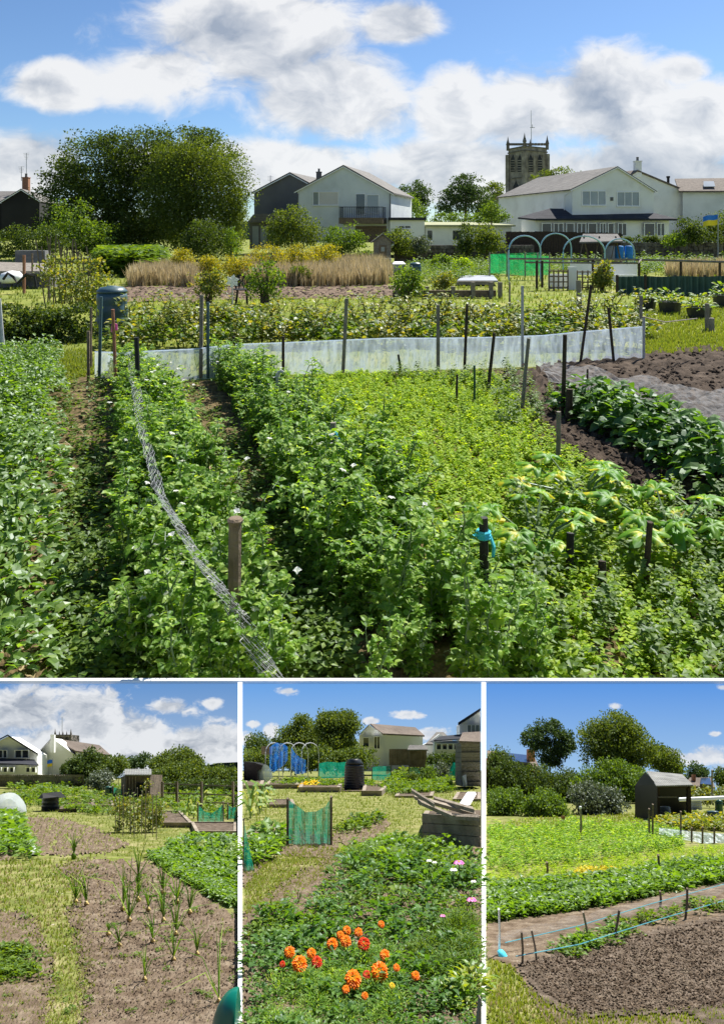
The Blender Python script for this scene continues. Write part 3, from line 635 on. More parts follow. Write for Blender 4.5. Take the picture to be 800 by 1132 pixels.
# third white house
f = Face(697, 600, 757, 620)
h3, r3 = gable_house('gabled_house', 'white gabled house with a pale chimney and a brown-roofed wing, at the right edge', f, [(670, 268), (670, 212), (703, 189.5), (757, 212), (757, 268)], 'render_white', 'roof_brown', 90, (730, 268), trim=False)
chimney(MAIN, h3, 700.6, 707.6, 178, 196, 604, 'render_white', par=r3)
g = Face(757, 612, 830, 590)
m = M(); m.prism([g.p(754, 268), g.p(754, 212.5), g.p(880, 212.5), g.p(880, 268)], g.N(-50)); m.build('wing_wall', MT['render_blue'], h3)
m = M(); m.prism([g.p(750, 213, 4), g.p(884, 213, 4), g.p(862, 195.5, -24), g.p(744, 197, -24)], (0, 0, 1.4)); wr = m.build('wing_roof', MT['roof_brown'], h3)
m = M(); a = g.p(777, 210, 1.0); m.prism([g.p(777, 208.6, -1)+[0, 0, 1.6], g.p(790, 208.6, -1)+[0, 0, 1.6], g.p(788.5, 202, -11)+[0, 0, 1.6], g.p(777, 202, -11)+[0, 0, 1.6]], (0, 0, .5)); m.build('skylight', MT['glass_pale'], wr)
m = M(); m.lathe(P(738, 204, 630), [(1.2, 0), (1.2, 6), (1.7, 6), (1.7, 7.5)], 8); m.build('flue', MT['black'], r3)
# dark house at the far left
f = Face(-40, 470, 42, 480)
h4, r4 = gable_house('gabled_house', 'black-looking gabled house with a brick chimney left of the great tree', f, [(2, 265), (2, 223), (24, 209.5), (44, 222), (44, 265)], 'render_black', 'roof_grey', 80, (20, 265), th=1.0)
m = M(); m.prism([f.p(-60, 224, -6), f.p(2, 224, -6), f.p(24, 210.5, -30), f.p(-60, 210.5, -30)], (0, 0, 1.4)); m.build('side_roof', MT['roof_grey'], h4)
m = M(); m.prism([f.p(-60, 265, -8), f.p(-60, 224, -8), f.p(2, 224, -8), f.p(2, 265, -8)], f.N(-30)); m.build('side_wall', MT['render_black'], h4)
ch = chimney(MAIN, h4, 26, 32.6, 196, 214, 500, 'brick', par=r4)
m = M()
for x, y0, y1 in ((29.5, 169, 193), (24, 184, 200)):
    m.tube([P(x, y1, 502), P(x, y0, 502)], .22, 4)
    for j in range(5): w_ = 3.4-.4*j; m.tube([P(x-w_, y0+.5+j*1.6, 502), P(x+w_, y0+.1+j*1.6, 502)], .13, 3)
m.build('aerial', MT['metal_grey'], r4)
# ---------------------------------------------------------------- trees and hedges far back
tree(MAIN, 'tree', 'great dark round-crowned tree left of the pale balcony house', 'tree', 440, [(110, 190, 54, 43), (150, 175, 50, 38), (75, 218, 32, 42), (120, 240, 64, 44), (195, 168, 45, 33, 10), (230, 168, 30, 26, 12), (165, 225, 55, 55), (80, 255, 34, 30), (150, 262, 60, 24)], 135, 285, 'tree_dark', 70000, 2.4)
tree(MAIN, 'tree', 'lighter drooping willow-like tree forming the right half of the great clump', 'tree', 415, [(215, 200, 48, 45), (245, 205, 34, 45), (190, 215, 34, 45), (228, 240, 46, 35), (262, 235, 14, 35), (205, 178, 36, 22), (235, 262, 40, 22)], 225, 285, 'tree_mid', 52000, 2.0, bark='whitebark', hang=.9, tr=2.2)
shrub(MAIN, 'bush', 'small pale-green bush in front of the great dark tree', 'bush', 370, [(82, 245, 24, 25), (105, 258, 26, 22), (62, 262, 22, 20)], 'shrub', 4500, 2.4)
shrub(MAIN, 'bush', 'dense round dark bush under the drooping tree', 'bush', 372, [(228, 262, 22, 21), (215, 268, 14, 16)], 'tree_dark', 3500, 2.2)
shrub(MAIN, 'bush', 'bright little bush right of the dense round dark bush', 'bush', 368, [(256, 262, 9, 12), (258, 274, 10, 10)], 'shrub', 900, 2.2)
m = M(); m.inst(LEAFQ, crown_mesh(MAIN, lobespx([(x, 268+U_(-3, 3), 15, 20) for x in range(-60, 62, 11)], 330), 9000, 2.3*U(330))); stuff_o = m.build('hedge', MT['tree_dark']); tag(stuff_o, 'dark clipped hedge along the left edge below the black-looking house', 'hedge')
for (lab, D, lobes, base, mat, n, ls) in (
    ('dark pointed tree immediately right of the balcony house roof', 700, [(445, 217, 13, 14), (462, 214, 16, 14), (455, 228, 22, 14)], 245, 'tree_cool', 4500, 2.0),
    ('light green tree tucked beside the balcony house wall', 560, [(452, 222, 10, 12), (457, 233, 12, 11)], 250, 'shrub', 1500, 2.0),
    ('broad dark cedar standing alone against the clouds', 640, [(514, 202, 17, 11), (508, 215, 24, 12), (522, 222, 26, 14), (498, 228, 16, 12), (538, 230, 12, 10)], 245, 'tree_cool', 7500, 2.1),
    ('pale tree top beside the foot of the church tower', 800, [(549, 206, 10, 8), (543, 212, 12, 10)], 240, 'tree_mid', 1200, 1.8),
    ('sunlit green tree top rising behind the long grey roof', 900, [(618, 192, 18, 8), (600, 200, 14, 10), (640, 198, 14, 8)], 245, 'tree_mid', 1800, 1.9),
    ('small bright bush on the green-roofed bungalow side', 470, [(543, 232, 13, 9), (536, 240, 14, 8)], 252, 'shrub', 1400, 2.0)):
    tree(MAIN, 'tree', lab, 'tree', D, lobes, None, base, mat, n, ls)
def hedge(st, label, D, x0, x1, y0, y1, mat, n, ls, ry=None):
    ry = (y1-y0)/2; k = max(2, int((x1-x0)/(ry*1.3))); m = M()
    m.inst(LEAFQ, crown_mesh(st, lobespx([(x0+(x1-x0)*(i+.5)/k, (y0+y1)/2+U_(-.08, .08)*ry, (x1-x0)/k*.75, ry) for i in range(k)], D), n, ls*U(D))); return tag(m.build('hedge', MT[mat]), label, 'hedge')
hedge(MAIN, 'clipped flat-topped hedge running behind the low bungalow', 540, 462, 562, 236, 247, 'shrub', 3000, 1.8)
hedge(MAIN, 'clipped dark hedge on top of the stone wall at right', 400, 683, 812, 261, 270, 'tree_dark', 4500, 1.7)
for (lab, D, lobes, mat, n) in (
    ('tall loose bush in front of the lean-to and balcony house', 360, [(322, 242, 20, 18), (308, 255, 18, 18), (338, 256, 20, 18), (325, 262, 30, 16)], 'tree_mid', 6500),
    ('round bush below the balcony', 355, [(378, 262, 20, 15), (372, 270, 18, 14), (395, 268, 12, 12)], 'shrub', 3500),
    ('leafy bush behind the little wooden playhouse', 365, [(438, 262, 16, 10), (444, 272, 18, 13), (425, 268, 12, 10)], 'tree_mid', 2800),
    ('grey-green clipped dome bush in front of the bungalow', 360, [(466, 271, 12, 9)], 'shrub_grey', 1300),
    ('dark narrow cypress before the bungalow window', 352, [(516, 260, 8, 16), (514, 272, 9, 10)], 'tree_dark', 1600),
    ('large olive clipped dome bush right of the narrow cypress', 350, [(537, 263, 19, 15), (537, 270, 20, 12)], 'tree_mid', 3400),
    ('rounded bush beside the flag at the right edge', 380, [(760, 252, 15, 14), (765, 260, 14, 10)], 'tree_dark', 2200),
    ('tall bush cropped by the right edge behind the flag', 385, [(800, 248, 20, 17), (792, 258, 16, 12), (822, 244, 22, 20)], 'tree_mid', 3400),
    ('low pale bush in front of the flag pole', 375, [(745, 266, 14, 8)], 'shrub', 900)):
    shrub(MAIN, 'bush', lab, 'bush', D, lobes, mat, n, 2.1)
# ---------------------------------------------------------------- middle distance of the main view
def bxp(m, st, x0, x1, y0, y1, D, th, mi=0, dz=0): m.prism([P(x0, y1, D), P(x0, y0, D), P(x1, y0, D), P(x1, y1, D)], (0, th, 0), mi)
D0 = 400
t = thing('stone_wall', 'long dark rubble stone wall below the clipped hedge at right', 'wall', P(720, 290, 395)); m = M()
for i in range(60):
    for j in range(4):
        x = 560+i*5.4+(j % 2)*2.6; m.box(P(x, 270.5+j*4.6+U_(-.4, .4), 394+U_(-.5, .5)), (U_(2.2, 2.9), 2, U_(1.9, 2.4)), U_(-.08, .08))
bxp(m, MAIN, 556, 900, 268.5, 292, 395.2, 6); m.build('wall_face', MT['darkstone'], t)
t = thing('stone_wall', 'low dark stone wall between the playhouse and the clipped domes', 'wall', P(500, 290, 372)); m = M()
for i in range(34):
    for j in range(3): m.box(P(440+i*4.4+(j % 2)*2, 273+j*4.4, 371+U_(-.5, .5)), (U_(1.7, 2.2), 2, U_(1.6, 2.0)), U_(-.08, .08))
bxp(m, MAIN, 436, 590, 271, 290, 372, 6); m.build('wall_face', MT['darkstone'], t)
t = thing('board_fence', 'dark vertical board fence behind the blue hoops', 'fence', P(620, 290, 380)); m = M()
for i in range(44): x = 559+i*2.9; bxp(m, MAIN, x, x+2.6, 256+U_(-.4, .4)+max(0, (x-600))*.02, 290, 380, .8)
m.build('boards', MT['wood_dark'], t); m = M(); bxp(m, MAIN, 558, 688, 259, 261, 381, 1); bxp(m, MAIN, 558, 688, 275, 277, 381, 1); m.build('rail', MT['wood_dark'], t)
# flag
t = thing('flag', 'blue and yellow flag flying from a thin pole at the right edge', 'flag', P(793, 290, 372))
m = M(); m.tube([P(793, 292, 372), P(793, 233, 372)], .22, 6); m.build('pole', MT['metal_grey'], t)
for nm, ya, yb, mt in (('blue_stripe', 238.5, 244, 'flagblue'), ('yellow_stripe', 244, 250, 'yellow')):
    m = M(); n = 9
    V = []; fs = []
    for i in range(n):
        x = 792.6-16*i/(n-1); s_ = .9*math.sin(i*.9); k = .5*i/(n-1)*5
        for y in (ya, yb): V.append(P(x, y+s_*.6+(2.6*(i/(n-1))-1.8 if 1 else 0), 372+s_*1.2)); 
    for dd in (0, .15): pass
    n2 = len(V); V2 = V+[v+[0, .15, 0] for v in V]; fs = [(2*i, 2*i+2, 2*i+3, 2*i+1) for i in range(n-1)]+[(2*i+1+n2, 2*i+3+n2, 2*i+2+n2, 2*i+n2) for i in range(n-1)]
    m.add(V2, fs); m.build(nm, MT[mt], t, True)
# playhouse
t = thing('playhouse', 'little grey wooden playhouse with a pitched roof and small door', 'shed', P(423, 292, 356))
m = M(); m.prism([P(413, 292, 356), P(413, 267, 356), P(423, 260, 356), P(432, 267, 356), P(432, 292, 356)], (0, 9, 0)); m.build('wall', MT['wood_grey'], t)
m = M(); up = np.array([0, 0, .7])
for a, b in (((410, 269), (423, 259.5)), ((435, 269), (423, 259.5))): p, q = P(*a, 355), P(*b, 355); m.prism([p, q, q+up, p+up], (0, 11, 0) if a[0] < 420 else (0, 11.02, 0))
m.build('roof', MT['roof_grey'], t); m = M(); bxp(m, MAIN, 419, 427, 271, 288, 355.7, .4); d = m.build('door', MT['wood'], t); m = M(); bxp(m, MAIN, 421, 425, 273, 278, 355.4, .4); m.build('pane', MT['glass_pale'], d)
m = M()
for x in range(12): bxp(m, MAIN, 413+x*1.7, 413.5+x*1.7, 285, 293, 354.8, .3)
bxp(m, MAIN, 413, 432, 285.5, 286.3, 354.5, .3); m.build('veranda_rail', MT['trim_white'], t)
t = thing('compost_bin', 'pale blue-grey square bin standing right of the playhouse', 'bin', P(441, 304, 255)); m = M()
bxp(m, MAIN, 434.5, 447.5, 292, 304, 255, 4.2); m.build('body', MT['greyplastic'], t); m = M(); m.prism([P(433.5, 292, 254.6), P(436, 289.5, 256), P(446, 289.5, 256), P(448.5, 292, 254.6)], (0, 4.4, 0)); m.build('lid', MT['trim_white'], t)
def bin_(st, label, px, base, w, h, mat='greenplastic', group=None, ribs=3, lidm=None, name='compost_bin', cat='compost bin', taper=.85):
    p = st.G(px, base); u = U(p[1]); r = w*u/2; H = h*u; t = thing(name, label, cat, p, group)
    prof = [(r, -.02*H)]
    for i in range(ribs*2): z = H*.84*(i+1)/(ribs*2+1); rr = r*(1-(1-taper)*z/H); prof += [(rr*(1.03 if i % 2 else .98), z-.03*H), (rr*(1.03 if i % 2 else .98), z+.03*H)]
    prof += [(r*taper, H*.86)]; m = M(); m.lathe(p, prof, 20); m.build('body', MT[mat], t, True)
    m = M(); m.lathe(p, [(r*taper*1.06, H*.862), (r*taper*1.06, H*.9), (r*taper*.8, H*.97), (r*.3, H*.99), (r*.28, H)], 20); m.build('lid', MT[lidm or mat], t, True); return t
bin_(MAIN, 'dark green compost bin right of the pale blue-grey bin', 459, 308, 14, 18, 'slateplastic')
bin_(MAIN, 'large blue-green compost bin standing right of the dark waist-high hedge', 124, 368, 36, 52, 'slateplastic')
# fennel, tan grass, nettles
def clump(st, name, label, cat, px, base, w, h, mat, n, ls, group=None, lobes=None, stems=9, stemmat='bark'):
    p = st.G(px, base); D = p[1]; u = U(D); t = thing(name, label, cat, p, group); m = M()
    for i in range(stems):
        a = U_(0, 6.28); e = p+np.array([math.cos(a)*w*u*.35*U_(.3, 1), math.sin(a)*w*u*.35*U_(.3, 1), h*u*U_(.5, .95)]); m.tube([p+np.array([U_(-.1, .1)*w*u, 0, -.02*h*u]), (p+e)/2+[0, 0, .05*h*u], e], [.022*h*u, .015*h*u, .006*h*u], 4)
    m.build('stem', MT[stemmat], t)
    L = lobespx(lobes or [(px, base-h*.55, w*.5, h*.42)], D); m = M(); m.inst(LEAFQ, crown_mesh(st, L, n, ls*u, per=8)); m.build('foliage', MT[mat], t); return t
for i, (x, b, w, h, lab) in enumerate(((262, 316, 34, 36, 'tall yellow-flowered fennel left of the tan grass'), (296, 308, 44, 40, 'big yellow-flowered fennel clump in front of the loose bush'), (330, 306, 36, 38, 'yellow-flowered fennel clump behind the round apple bush'), (358, 304, 36, 36, 'rightmost yellow-flowered fennel clump above the tan grass'), (232, 312, 26, 30, 'small yellow-flowered fennel clump behind the pale leafy bush'), (203, 305, 24, 30, 'yellow-green weedy clump left of the fennel'))):
    p = MAIN.G(x, b); u = U(p[1]); t = clump(MAIN, 'fennel_plant', lab, 'fennel', x, b, w, h, 'fennel', 2600, 1.7, 'yellow-flowered fennel clumps along the tan grass', stems=16, stemmat='peastem')
TT = [tuft(1, 9, .05, .35) for _ in range(4)]
m = M(); pts = sample_px(MAIN, [(268, 310), (272, 292), (330, 290), (400, 288), (430, 296), (432, 315), (380, 317), (270, 317)], 3200); place(m, TT, pts, .35, 1.15, .15, np.full(len(pts), 6.2))
pts = sample_px(MAIN, [(142, 318), (150, 305), (185, 300), (215, 302), (228, 311), (212, 318), (180, 316)], 1300); place(m, TT, pts, .3, 1.15, .15, np.full(len(pts), 5.8))
pts = sample_px(MAIN, [(735, 300), (800, 296), (840, 300), (830, 306), (738, 308)], 500); place(m, TT, pts, .6, 1.1, .1, np.full(len(pts), 6.0))
stuff('tall_grass', 'tall tan dry grass standing behind the long bare strip', 'dry grass', m, MT['drygrass'])
SP = [sprig(1, 9, .45, .3) for _ in range(4)]
m = M(); pts = sample_px(MAIN, [(108, 303), (110, 290), (176, 288), (182, 300), (150, 307)], 1700); place(m, SP, pts, .7, 1.1, .15, np.full(len(pts), 8.5))
stuff('weeds', 'upright green nettles in a thick stand left of the tan grass', 'nettles', m, MT['shrub'])
m = M(); pts = sample_px(MAIN, [(440, 312), (450, 296), (560, 284), (640, 284), (700, 282), (830, 280), (850, 300), (700, 304), (560, 305), (500, 315)], 2600); place(m, SP, pts, .5, 1.2, .2, pts[:, 1]*.013)
stuff('vegetable_beds', 'mixed low green crops in the far beds around the blue hoops', 'vegetables', m, MT['shrub'])
m = M(); pts = sample_px(MAIN, [(100, 334), (200, 331), (720, 328), (700, 345), (150, 350)], 900); place(m, SP, pts, .4, .9, .2, pts[:, 1]*.008)
stuff('weeds', 'yellow-green weeds growing through the grass behind the currant row', 'weeds', m, MT['lime'])
# shrubs of the middle plots
for x, b, w, h, mat, lab in ((231, 336, 36, 46, 'bean', 'pale leafy young bush left of the black iron chair'), (293, 338, 46, 54, 'shrub', 'round glossy apple bush right of the black iron chair'), (450, 333, 40, 38, 'shrub', 'dark leafy artichoke-like bush near the edged bed'), (491, 322, 26, 22, 'bean', 'small lime bush in the edged bed'), (330, 316, 22, 26, 'tree_mid', 'small dark bush in front of the tan grass'), (487, 298, 22, 16, 'shrub', 'grey-green bush beyond the edged bed'), (512, 300, 18, 14, 'lime', 'low lime bush beyond the edged bed'),
    (665, 322, 24, 36, 'bean', 'tall feathery leafy plant beside the dark green fence'), (408, 290, 24, 12, 'shrub', 'low bush left of the playhouse')):
    clump(MAIN, 'bush', lab, 'bush', x, b, w, h, mat, 1300, 3.0 if h > 30 else 2.3, lobes=[(x, b-h*.6, w*.42, h*.38), (x-w*.2, b-h*.4, w*.3, h*.3), (x+w*.22, b-h*.45, w*.28, h*.3)])
# iron chair and white flower
def rod(m, pts, r, n=5): m.tube(pts, r, n)
t = thing('iron_chair', 'black wrought-iron garden chair beside the white windmill', 'chair', MAIN.G(267, 336)); Dk = MAIN.D(336); q = lambda x, y, d=0: P(x, y, Dk+d)
m = M(); m.lathe(q(267, 320), [(2.0, -.1), (2.0, .12)], 14); m.build('seat', MT['black'], t)
m = M(); rod(m, [q(261, 320, 1), q(260.5, 310, 1.2), q(263, 305.5, 1.3), q(267, 304, 1.3), q(271, 305.5, 1.3), q(273.5, 310, 1.2), q(273, 320, 1)], .2); rod(m, [q(264, 320, 1.2), q(266, 311, 1.3), q(264, 306, 1.3)], .16); rod(m, [q(270, 320, 1.2), q(268, 311, 1.3), q(270, 306, 1.3)], .16); m.build('backrest', MT['black'], t)
for x, xe, d in ((262.5, 260.5, -.8), (271.5, 273.5, -.8), (262.5, 261, 1.2), (271.5, 273, 1.2)): m = M(); rod(m, [q(x, 320, d), q((x+xe)/2+.6, 327, d), q(xe, 336, d)], .2); m.build('leg', MT['black'], t)
t = thing('toy_windmill', 'white plastic windmill on a stick left of the black iron chair', 'windmill', MAIN.G(257, 338)); m = M(); rod(m, [MAIN.G(257, 338), P(257, 311, Dk-4)], .16); m.build('stick', MT['metal_grey'], t)
for k in range(6):
    a = k*math.pi/3+.3; c = P(257, 311, Dk-4.3); u = U(Dk); e = c+u*7.5*np.array([math.cos(a), 0, math.sin(a)]); s_ = u*2.8*np.array([-math.sin(a), 0, math.cos(a)]); m = M(); m.prism([c, c+(e-c)*.6+s_, e, c+(e-c)*.6-s_*.6], (0, .12, 0)); m.build('vane', MT['trim_white'], t)
# edged bed with boards and posts
t = thing('board_edging', 'low weathered board edging round the bed right of the bare strip', 'bed edging', MAIN.G(490, 330)); m = M(); a = MAIN.D(330)
bxp(m, MAIN, 434, 548, 321, 329, a, .8); m.build('board', MT['wood'], t)
for x in (437, 470, 499, 521, 541, 551): m = M(); bxp(m, MAIN, x, x+4, 317-(x > 500)*5, 330, a-1, 1.2); m.build('post', MT['wood_grey'], t)
m = M(); bxp(m, MAIN, 505, 546, 311, 315, MAIN.D(318), 1); m.build('board', MT['wood_grey'], t)
m = M(); m.prism([P(505, 312, 195), P(550, 312, 195), P(545, 306, 225), P(512, 306, 225)], (0, 0, .5)); tag(m.build('sheet', MT['greyplastic']), 'pale flat cover sheet lying over the edged bed', 'sheet')
# hoops
D1 = 270
for i, (x0, x1, y0, yb, D, lab) in enumerate(((562, 597, 260.5, 316, 215, 'leftmost tall pale blue hoop over the green net'), (597, 631, 258, 303, 250, 'second pale blue hoop from the left'), (622, 668, 261, 305, 235, 'widest pale blue hoop, third from the left'), (668, 701, 264, 303, 245, 'rightmost pale blue hoop beside the blue barrels'))):
    t = thing('tunnel_hoop', lab, 'hoop', P((x0+x1)/2, yb, D), 'pale blue hoops of a dismantled tunnel'); m = M(); c = []
    rx = (x1-x0)/2; ry = min(rx*.95, 18)
    pts = [P(x0, yb, D-3)]+[P((x0+x1)/2-rx*math.cos(a), y0+ry-ry*math.sin(a), D+(a/math.pi-.5)*6) for a in np.linspace(0, math.pi, 15)]+[P(x1, yb, D+3)]
    m.tube(pts, .25, 6); m.build('pipe', MT['bluehoop'], t)
# green net
def netstrip(m, st, pts, D, wav=.3, seg=6, curve=None):
    """hanging net: pts = [(x, ytop, ybase)] at depth D (or list)"""
    V = []; nx = len(pts); Ds = D if hasattr(D, '__len__') else [D]*nx
    P_ = []
    for i in range(nx-1):
        for k in range(seg):
            t_ = k/seg; P_.append([pts[i][j]+(pts[i+1][j]-pts[i][j])*t_ for j in range(3)]+[Ds[i]+(Ds[i+1]-Ds[i])*t_])
    P_.append(list(pts[-1])+[Ds[-1]]); nv = 6
    for i, (x, a, b, d) in enumerate(P_):
        for j in range(nv): V.append(P(x, a+(b-a)*j/(nv-1), d+wav*math.sin(i*1.3+j*.4)+U_(-.3, .3)*wav))
    n = len(P_); m.add(V, [(i*nv+j, i*nv+j+1, (i+1)*nv+j+1, (i+1)*nv+j) for i in range(n-1) for j in range(nv-1)])
t = thing('garden_net', 'bright green windbreak net around the far bed left of the trellis', 'netting', P(572, 305, 225)); m = M()
netstrip(m, MAIN, [(541, 281, 302), (560, 281.5, 303), (580, 282, 305), (607, 283, 304)], 222, .4); netstrip(m, MAIN, [(541, 281, 302), (560, 280, 299), (597, 279, 297)], [222, 245, 260], .4); m.build('net', MT['greennet'], t)
for x in (541, 560, 580, 594, 607): m = M(); rod(m, [P(x, 306, 221.5), P(x, 279, 221.5)], .22); m.build('post', MT['wood_grey'], t)
# trellis, white boards, rail
def trellis(label, x0, x1, y0, y1, D, nx, ny):
    t = thing('trellis', label, 'trellis', P((x0+x1)/2, y1, D)); m = M()
    for i in range(nx): x = x0+(x1-x0-1.2)*i/(nx-1); bxp(m, MAIN, x, x+1.3, y0, y1, D, .35)
    for j in range(ny): y = y0+1+(y1-y0-5)*j/(ny-1); bxp(m, MAIN, x0, x1, y, y+1.3, D-.4, .35)
    m.build('lattice', MT['wood'], t)
trellis('dark square-lattice trellis panel left of the upright white board', 606, 628, 298, 321, 180, 5, 4)
trellis('dark square-lattice trellis panel right of the upright white board', 637, 662, 299, 321, 182, 5, 4)
for lab, x0, x1, y0, y1, D in (('upright white board between the two trellis panels', 628, 637, 295, 321, 181), ('long low white board behind the right-hand trellis', 630, 704, 291, 304, 200), ('short white board behind the left-hand trellis', 606, 627, 303, 320, 186), ('white board below the rail near the dark green fence', 662, 704, 304, 312, 196)):
    m = M(); bxp(m, MAIN, x0, x1, y0, y1, D, .6); tag(m.build('board', MT['whiteboard']), lab, 'board')
t = thing('pole_frame', 'long thin horizontal pole rail on posts above the trellis and dark green fence', 'rail', P(680, 310, 192)); m = M()
rod(m, [P(562, 286, 200), P(700, 287, 190), P(810, 290, 184)], .3); rod(m, [P(580, 290, 186), P(705, 291, 178), P(708, 287, 190)], .25); m.build('rail', MT['wood_grey'], t)
for x, a, b, D in ((599, 288, 318, 180), (655, 287, 322, 184), (706, 288, 308, 185), (752, 289, 306, 186), (795, 290, 306, 184), (593, 288, 322, 179)): m = M(); rod(m, [P(x, b, D), P(x, a, D)], .34); m.build('post', MT['wood_dark'], t)
# A-frame with little roof, barrels
t = thing('a_frame_shelter', 'small timber A-frame shelter with a felt roof between the blue hoops', 'shelter', P(655, 300, 300)); m = M()
for x in (645, 662, 680): rod(m, [P(x-8, 302, 300), P(x, 262, 300), P(x+8, 302, 304)], .5)
rod(m, [P(638, 288, 300), P(688, 289, 302)], .4); m.build('frame', MT['wood'], t); m = M(); m.prism([P(640, 269, 296), P(688, 268, 296), P(682, 260, 304), P(644, 260, 304)], (0, 0, .6)); m.prism([P(640.5, 269, 316), P(688, 268, 316), P(682, 260, 304.05), P(644, 260, 304.05)], (0, 0, .6)); m.build('roof', MT['roof_grey'], t)
for x, w, mt, lab in ((684, 9, 'bluefab', 'blue barrel under the rightmost hoop'), (694.5, 9, 'bluefab', 'right-hand blue barrel touching the rightmost hoop'), (674, 10, 'greyplastic', 'pale blue-grey barrel left of the blue barrels')):
    p = P(x, 290, 310); u = U(310); t = thing('barrel', lab, 'barrel', p, 'barrels under the blue hoops'); m = M(); r = w*u/2; m.lathe(p, [(r*.9, 0), (r, 1), (r, 3.2), (r*1.04, 3.4), (r, 3.6), (r, 6.4), (r*.9, 7.2), (r*.3, 7.3)], 14); m.build('body', MT[mt], t, True)
# corrugated dark green fence
t = thing('sheet_fence', 'low dark green corrugated sheet fence at the right', 'fence', P(740, 328, 165)); m = M(); V = []; n = 150
for i in range(n):
    x = 680+i*1.35; D = 166-i*.05
    for y in (305.5+.4*math.sin(i*.2), 327): p = P(x, y, D); p[1] += .35*math.sin(i*1.3); V.append(p)
m.add(V, [(2*i, 2*i+1, 2*i+3, 2*i+2) for i in range(n-1)]); m.build('sheet', MT['greenfence'], t)
for x in (681, 712, 745, 778, 806): m = M(); bxp(m, MAIN, x, x+2.2, 304, 330, 164.2, .5); m.build('post', MT['wood_dark'], t)
# planters with lime plants
BP = [bush_plant(5, 7, 90, 1.5, .8, True, 0, .2) for _ in range(2)]
for i, (x, b, w, h) in enumerate(((714, 343, 22, 14), (740, 346, 26, 13), (772, 352, 28, 13), (800, 340, 26, 14))):
    p = MAIN.G(x, b); u = U(p[1]); lab = ('black tub of lime-leaved courgettes left of the wide tub', 'wide black tub of lime-leaved courgettes in front of the dark green fence', 'black tub of lime-leaved courgettes nearest the short stump post', 'black tub of lime-leaved courgettes cropped by the right edge')[i]
    t = thing('planter', lab, 'planter', p, 'black tubs of lime-leaved plants'); m = M(); m.lathe(p, [(w*u*.4, 0), (w*u*.48, h*u), (w*u*.45, h*u), (w*u*.43, h*u*.9)], 16); m.build('tub', MT['blackplastic'], t)
    m = M(); ms = rmats(1); ms[0] = np.diag([1, 1, 1, 1]); ms[0, :3, :3] *= w*u/6.4; ms[0, :3, 3] = p+[0, 0, h*u*.55]; m.inst(BP[i % 2], ms); m.build('foliage', MT['courgette'], t)
for x, a, b, w, lab in ((781, 336, 366, 5, 'short grey stump post at right, the taller one'), (786, 352, 368, 6, 'squat grey stump post just right of the taller stump')):
    p = MAIN.G(x, b); u = U(p[1]); m = M(); m.lathe(p, [(w*u/2, -.2), (w*u/2.1, (b-a)*u), (w*u*.3, (b-a)*u+.1)], 9); tag(m.build('stump_post', MT['wood_grey']), lab, 'post', 'stump posts on the right-hand grass')
# left: junk corner
t = thing('block_shelter', 'low grey block shelter with clutter at the left edge behind the bean plot', 'shelter', P(30, 330, 190)); m = M()
bxp(m, MAIN, -20, 58, 302, 332, 190, 16); m.build('wall', MT['greyboard'], t); m = M(); m.prism([P(-20, 303, 186), P(60, 303, 186), P(52, 294, 210), P(-20, 292, 210)], (0, 0, .8)); m.build('roof', MT['wood_grey'], t)
m = M(); bxp(m, MAIN, 17, 50, 277, 296, 214, 4); tag(m.build('block_stack', MT['greyboard']), 'stack of dark grey blocks showing above the low block shelter', 'blocks')
m = M(); m.inst(M().lathe((0, 0, 0), [(.2, -1), (1.6, -.8), (2.2, 0), (1.5, .9), (.3, 1.2)], 9), [aim(P(13, 307, 184), .3, .1, 1.5)]); tag(m.build('sack', MT['whiteboard'], None, True), 'white plastic sack lying in front of the grey block shelter', 'sack')
for x, a, b, D, w, mt, lab in ((27, 282, 326, 170, 3.4, 'brick', 'thick rusty-brown post in front of the block shelter'), (55, 284, 338, 160, 3, 'wood_grey', 'grey timber post at the corner of the block shelter'), (36, 280, 300, 172, 2, 'wood', 'thin brown post among the clutter')):
    m = M(); rod(m, [P(x, b, D), P(x, a, D)], w*U(D)/2, 8); tag(m.build('post', MT[mt]), lab, 'post')
m = M(); [rod(m, [P(4, 309, 168), P(9, 302, 168), P(15, 306, 168), P(20, 313, 168), P(30, 303, 168), P(38, 305, 168), P(40, 318, 168)], .35)]; tag(m.build('hose', MT['black']), 'black hose looped over the front of the block shelter', 'hose')
# bean canes
t = thing('bean_frame', 'leaning rows of bean canes with climbing leaves behind the dark hedge at left', 'bean frame', P(80, 340, 135))
for i in range(20):
    x = 50+i*3.1; D = 140+U_(-8, 8); s_ = 6 if i % 2 else -7; m = M(); rod(m, [P(x, 336, D), P(x+s_-3, 262+U_(-6, 12)+i*.8, D)], .14, 4); m.build('cane', MT['wood'], t)
m = M(); L = lobespx([(75, 318, 22, 22), (95, 305, 20, 24), (60, 300, 14, 18), (110, 320, 12, 20), (90, 335, 26, 14)], 132); m.inst(LEAFQ, crown_mesh(MAIN, L, 2200, 3.4*U(132), per=6)); m.build('foliage', MT['bean'], t)
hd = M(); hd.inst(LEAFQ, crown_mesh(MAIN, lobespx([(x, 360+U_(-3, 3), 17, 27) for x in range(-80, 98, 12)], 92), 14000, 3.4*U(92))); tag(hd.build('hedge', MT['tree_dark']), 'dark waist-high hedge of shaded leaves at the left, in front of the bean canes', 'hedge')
tpt = thing('pipe_stake', 'pale grey pipe leaning at the far left edge', 'stake', MAIN.G(4, 404)); m = M(); rod(m, [MAIN.G(5, 404), P(-1, 330, MAIN.D(404))], .22, 7); m.build('pipe', MT['metal_grey'], tpt)
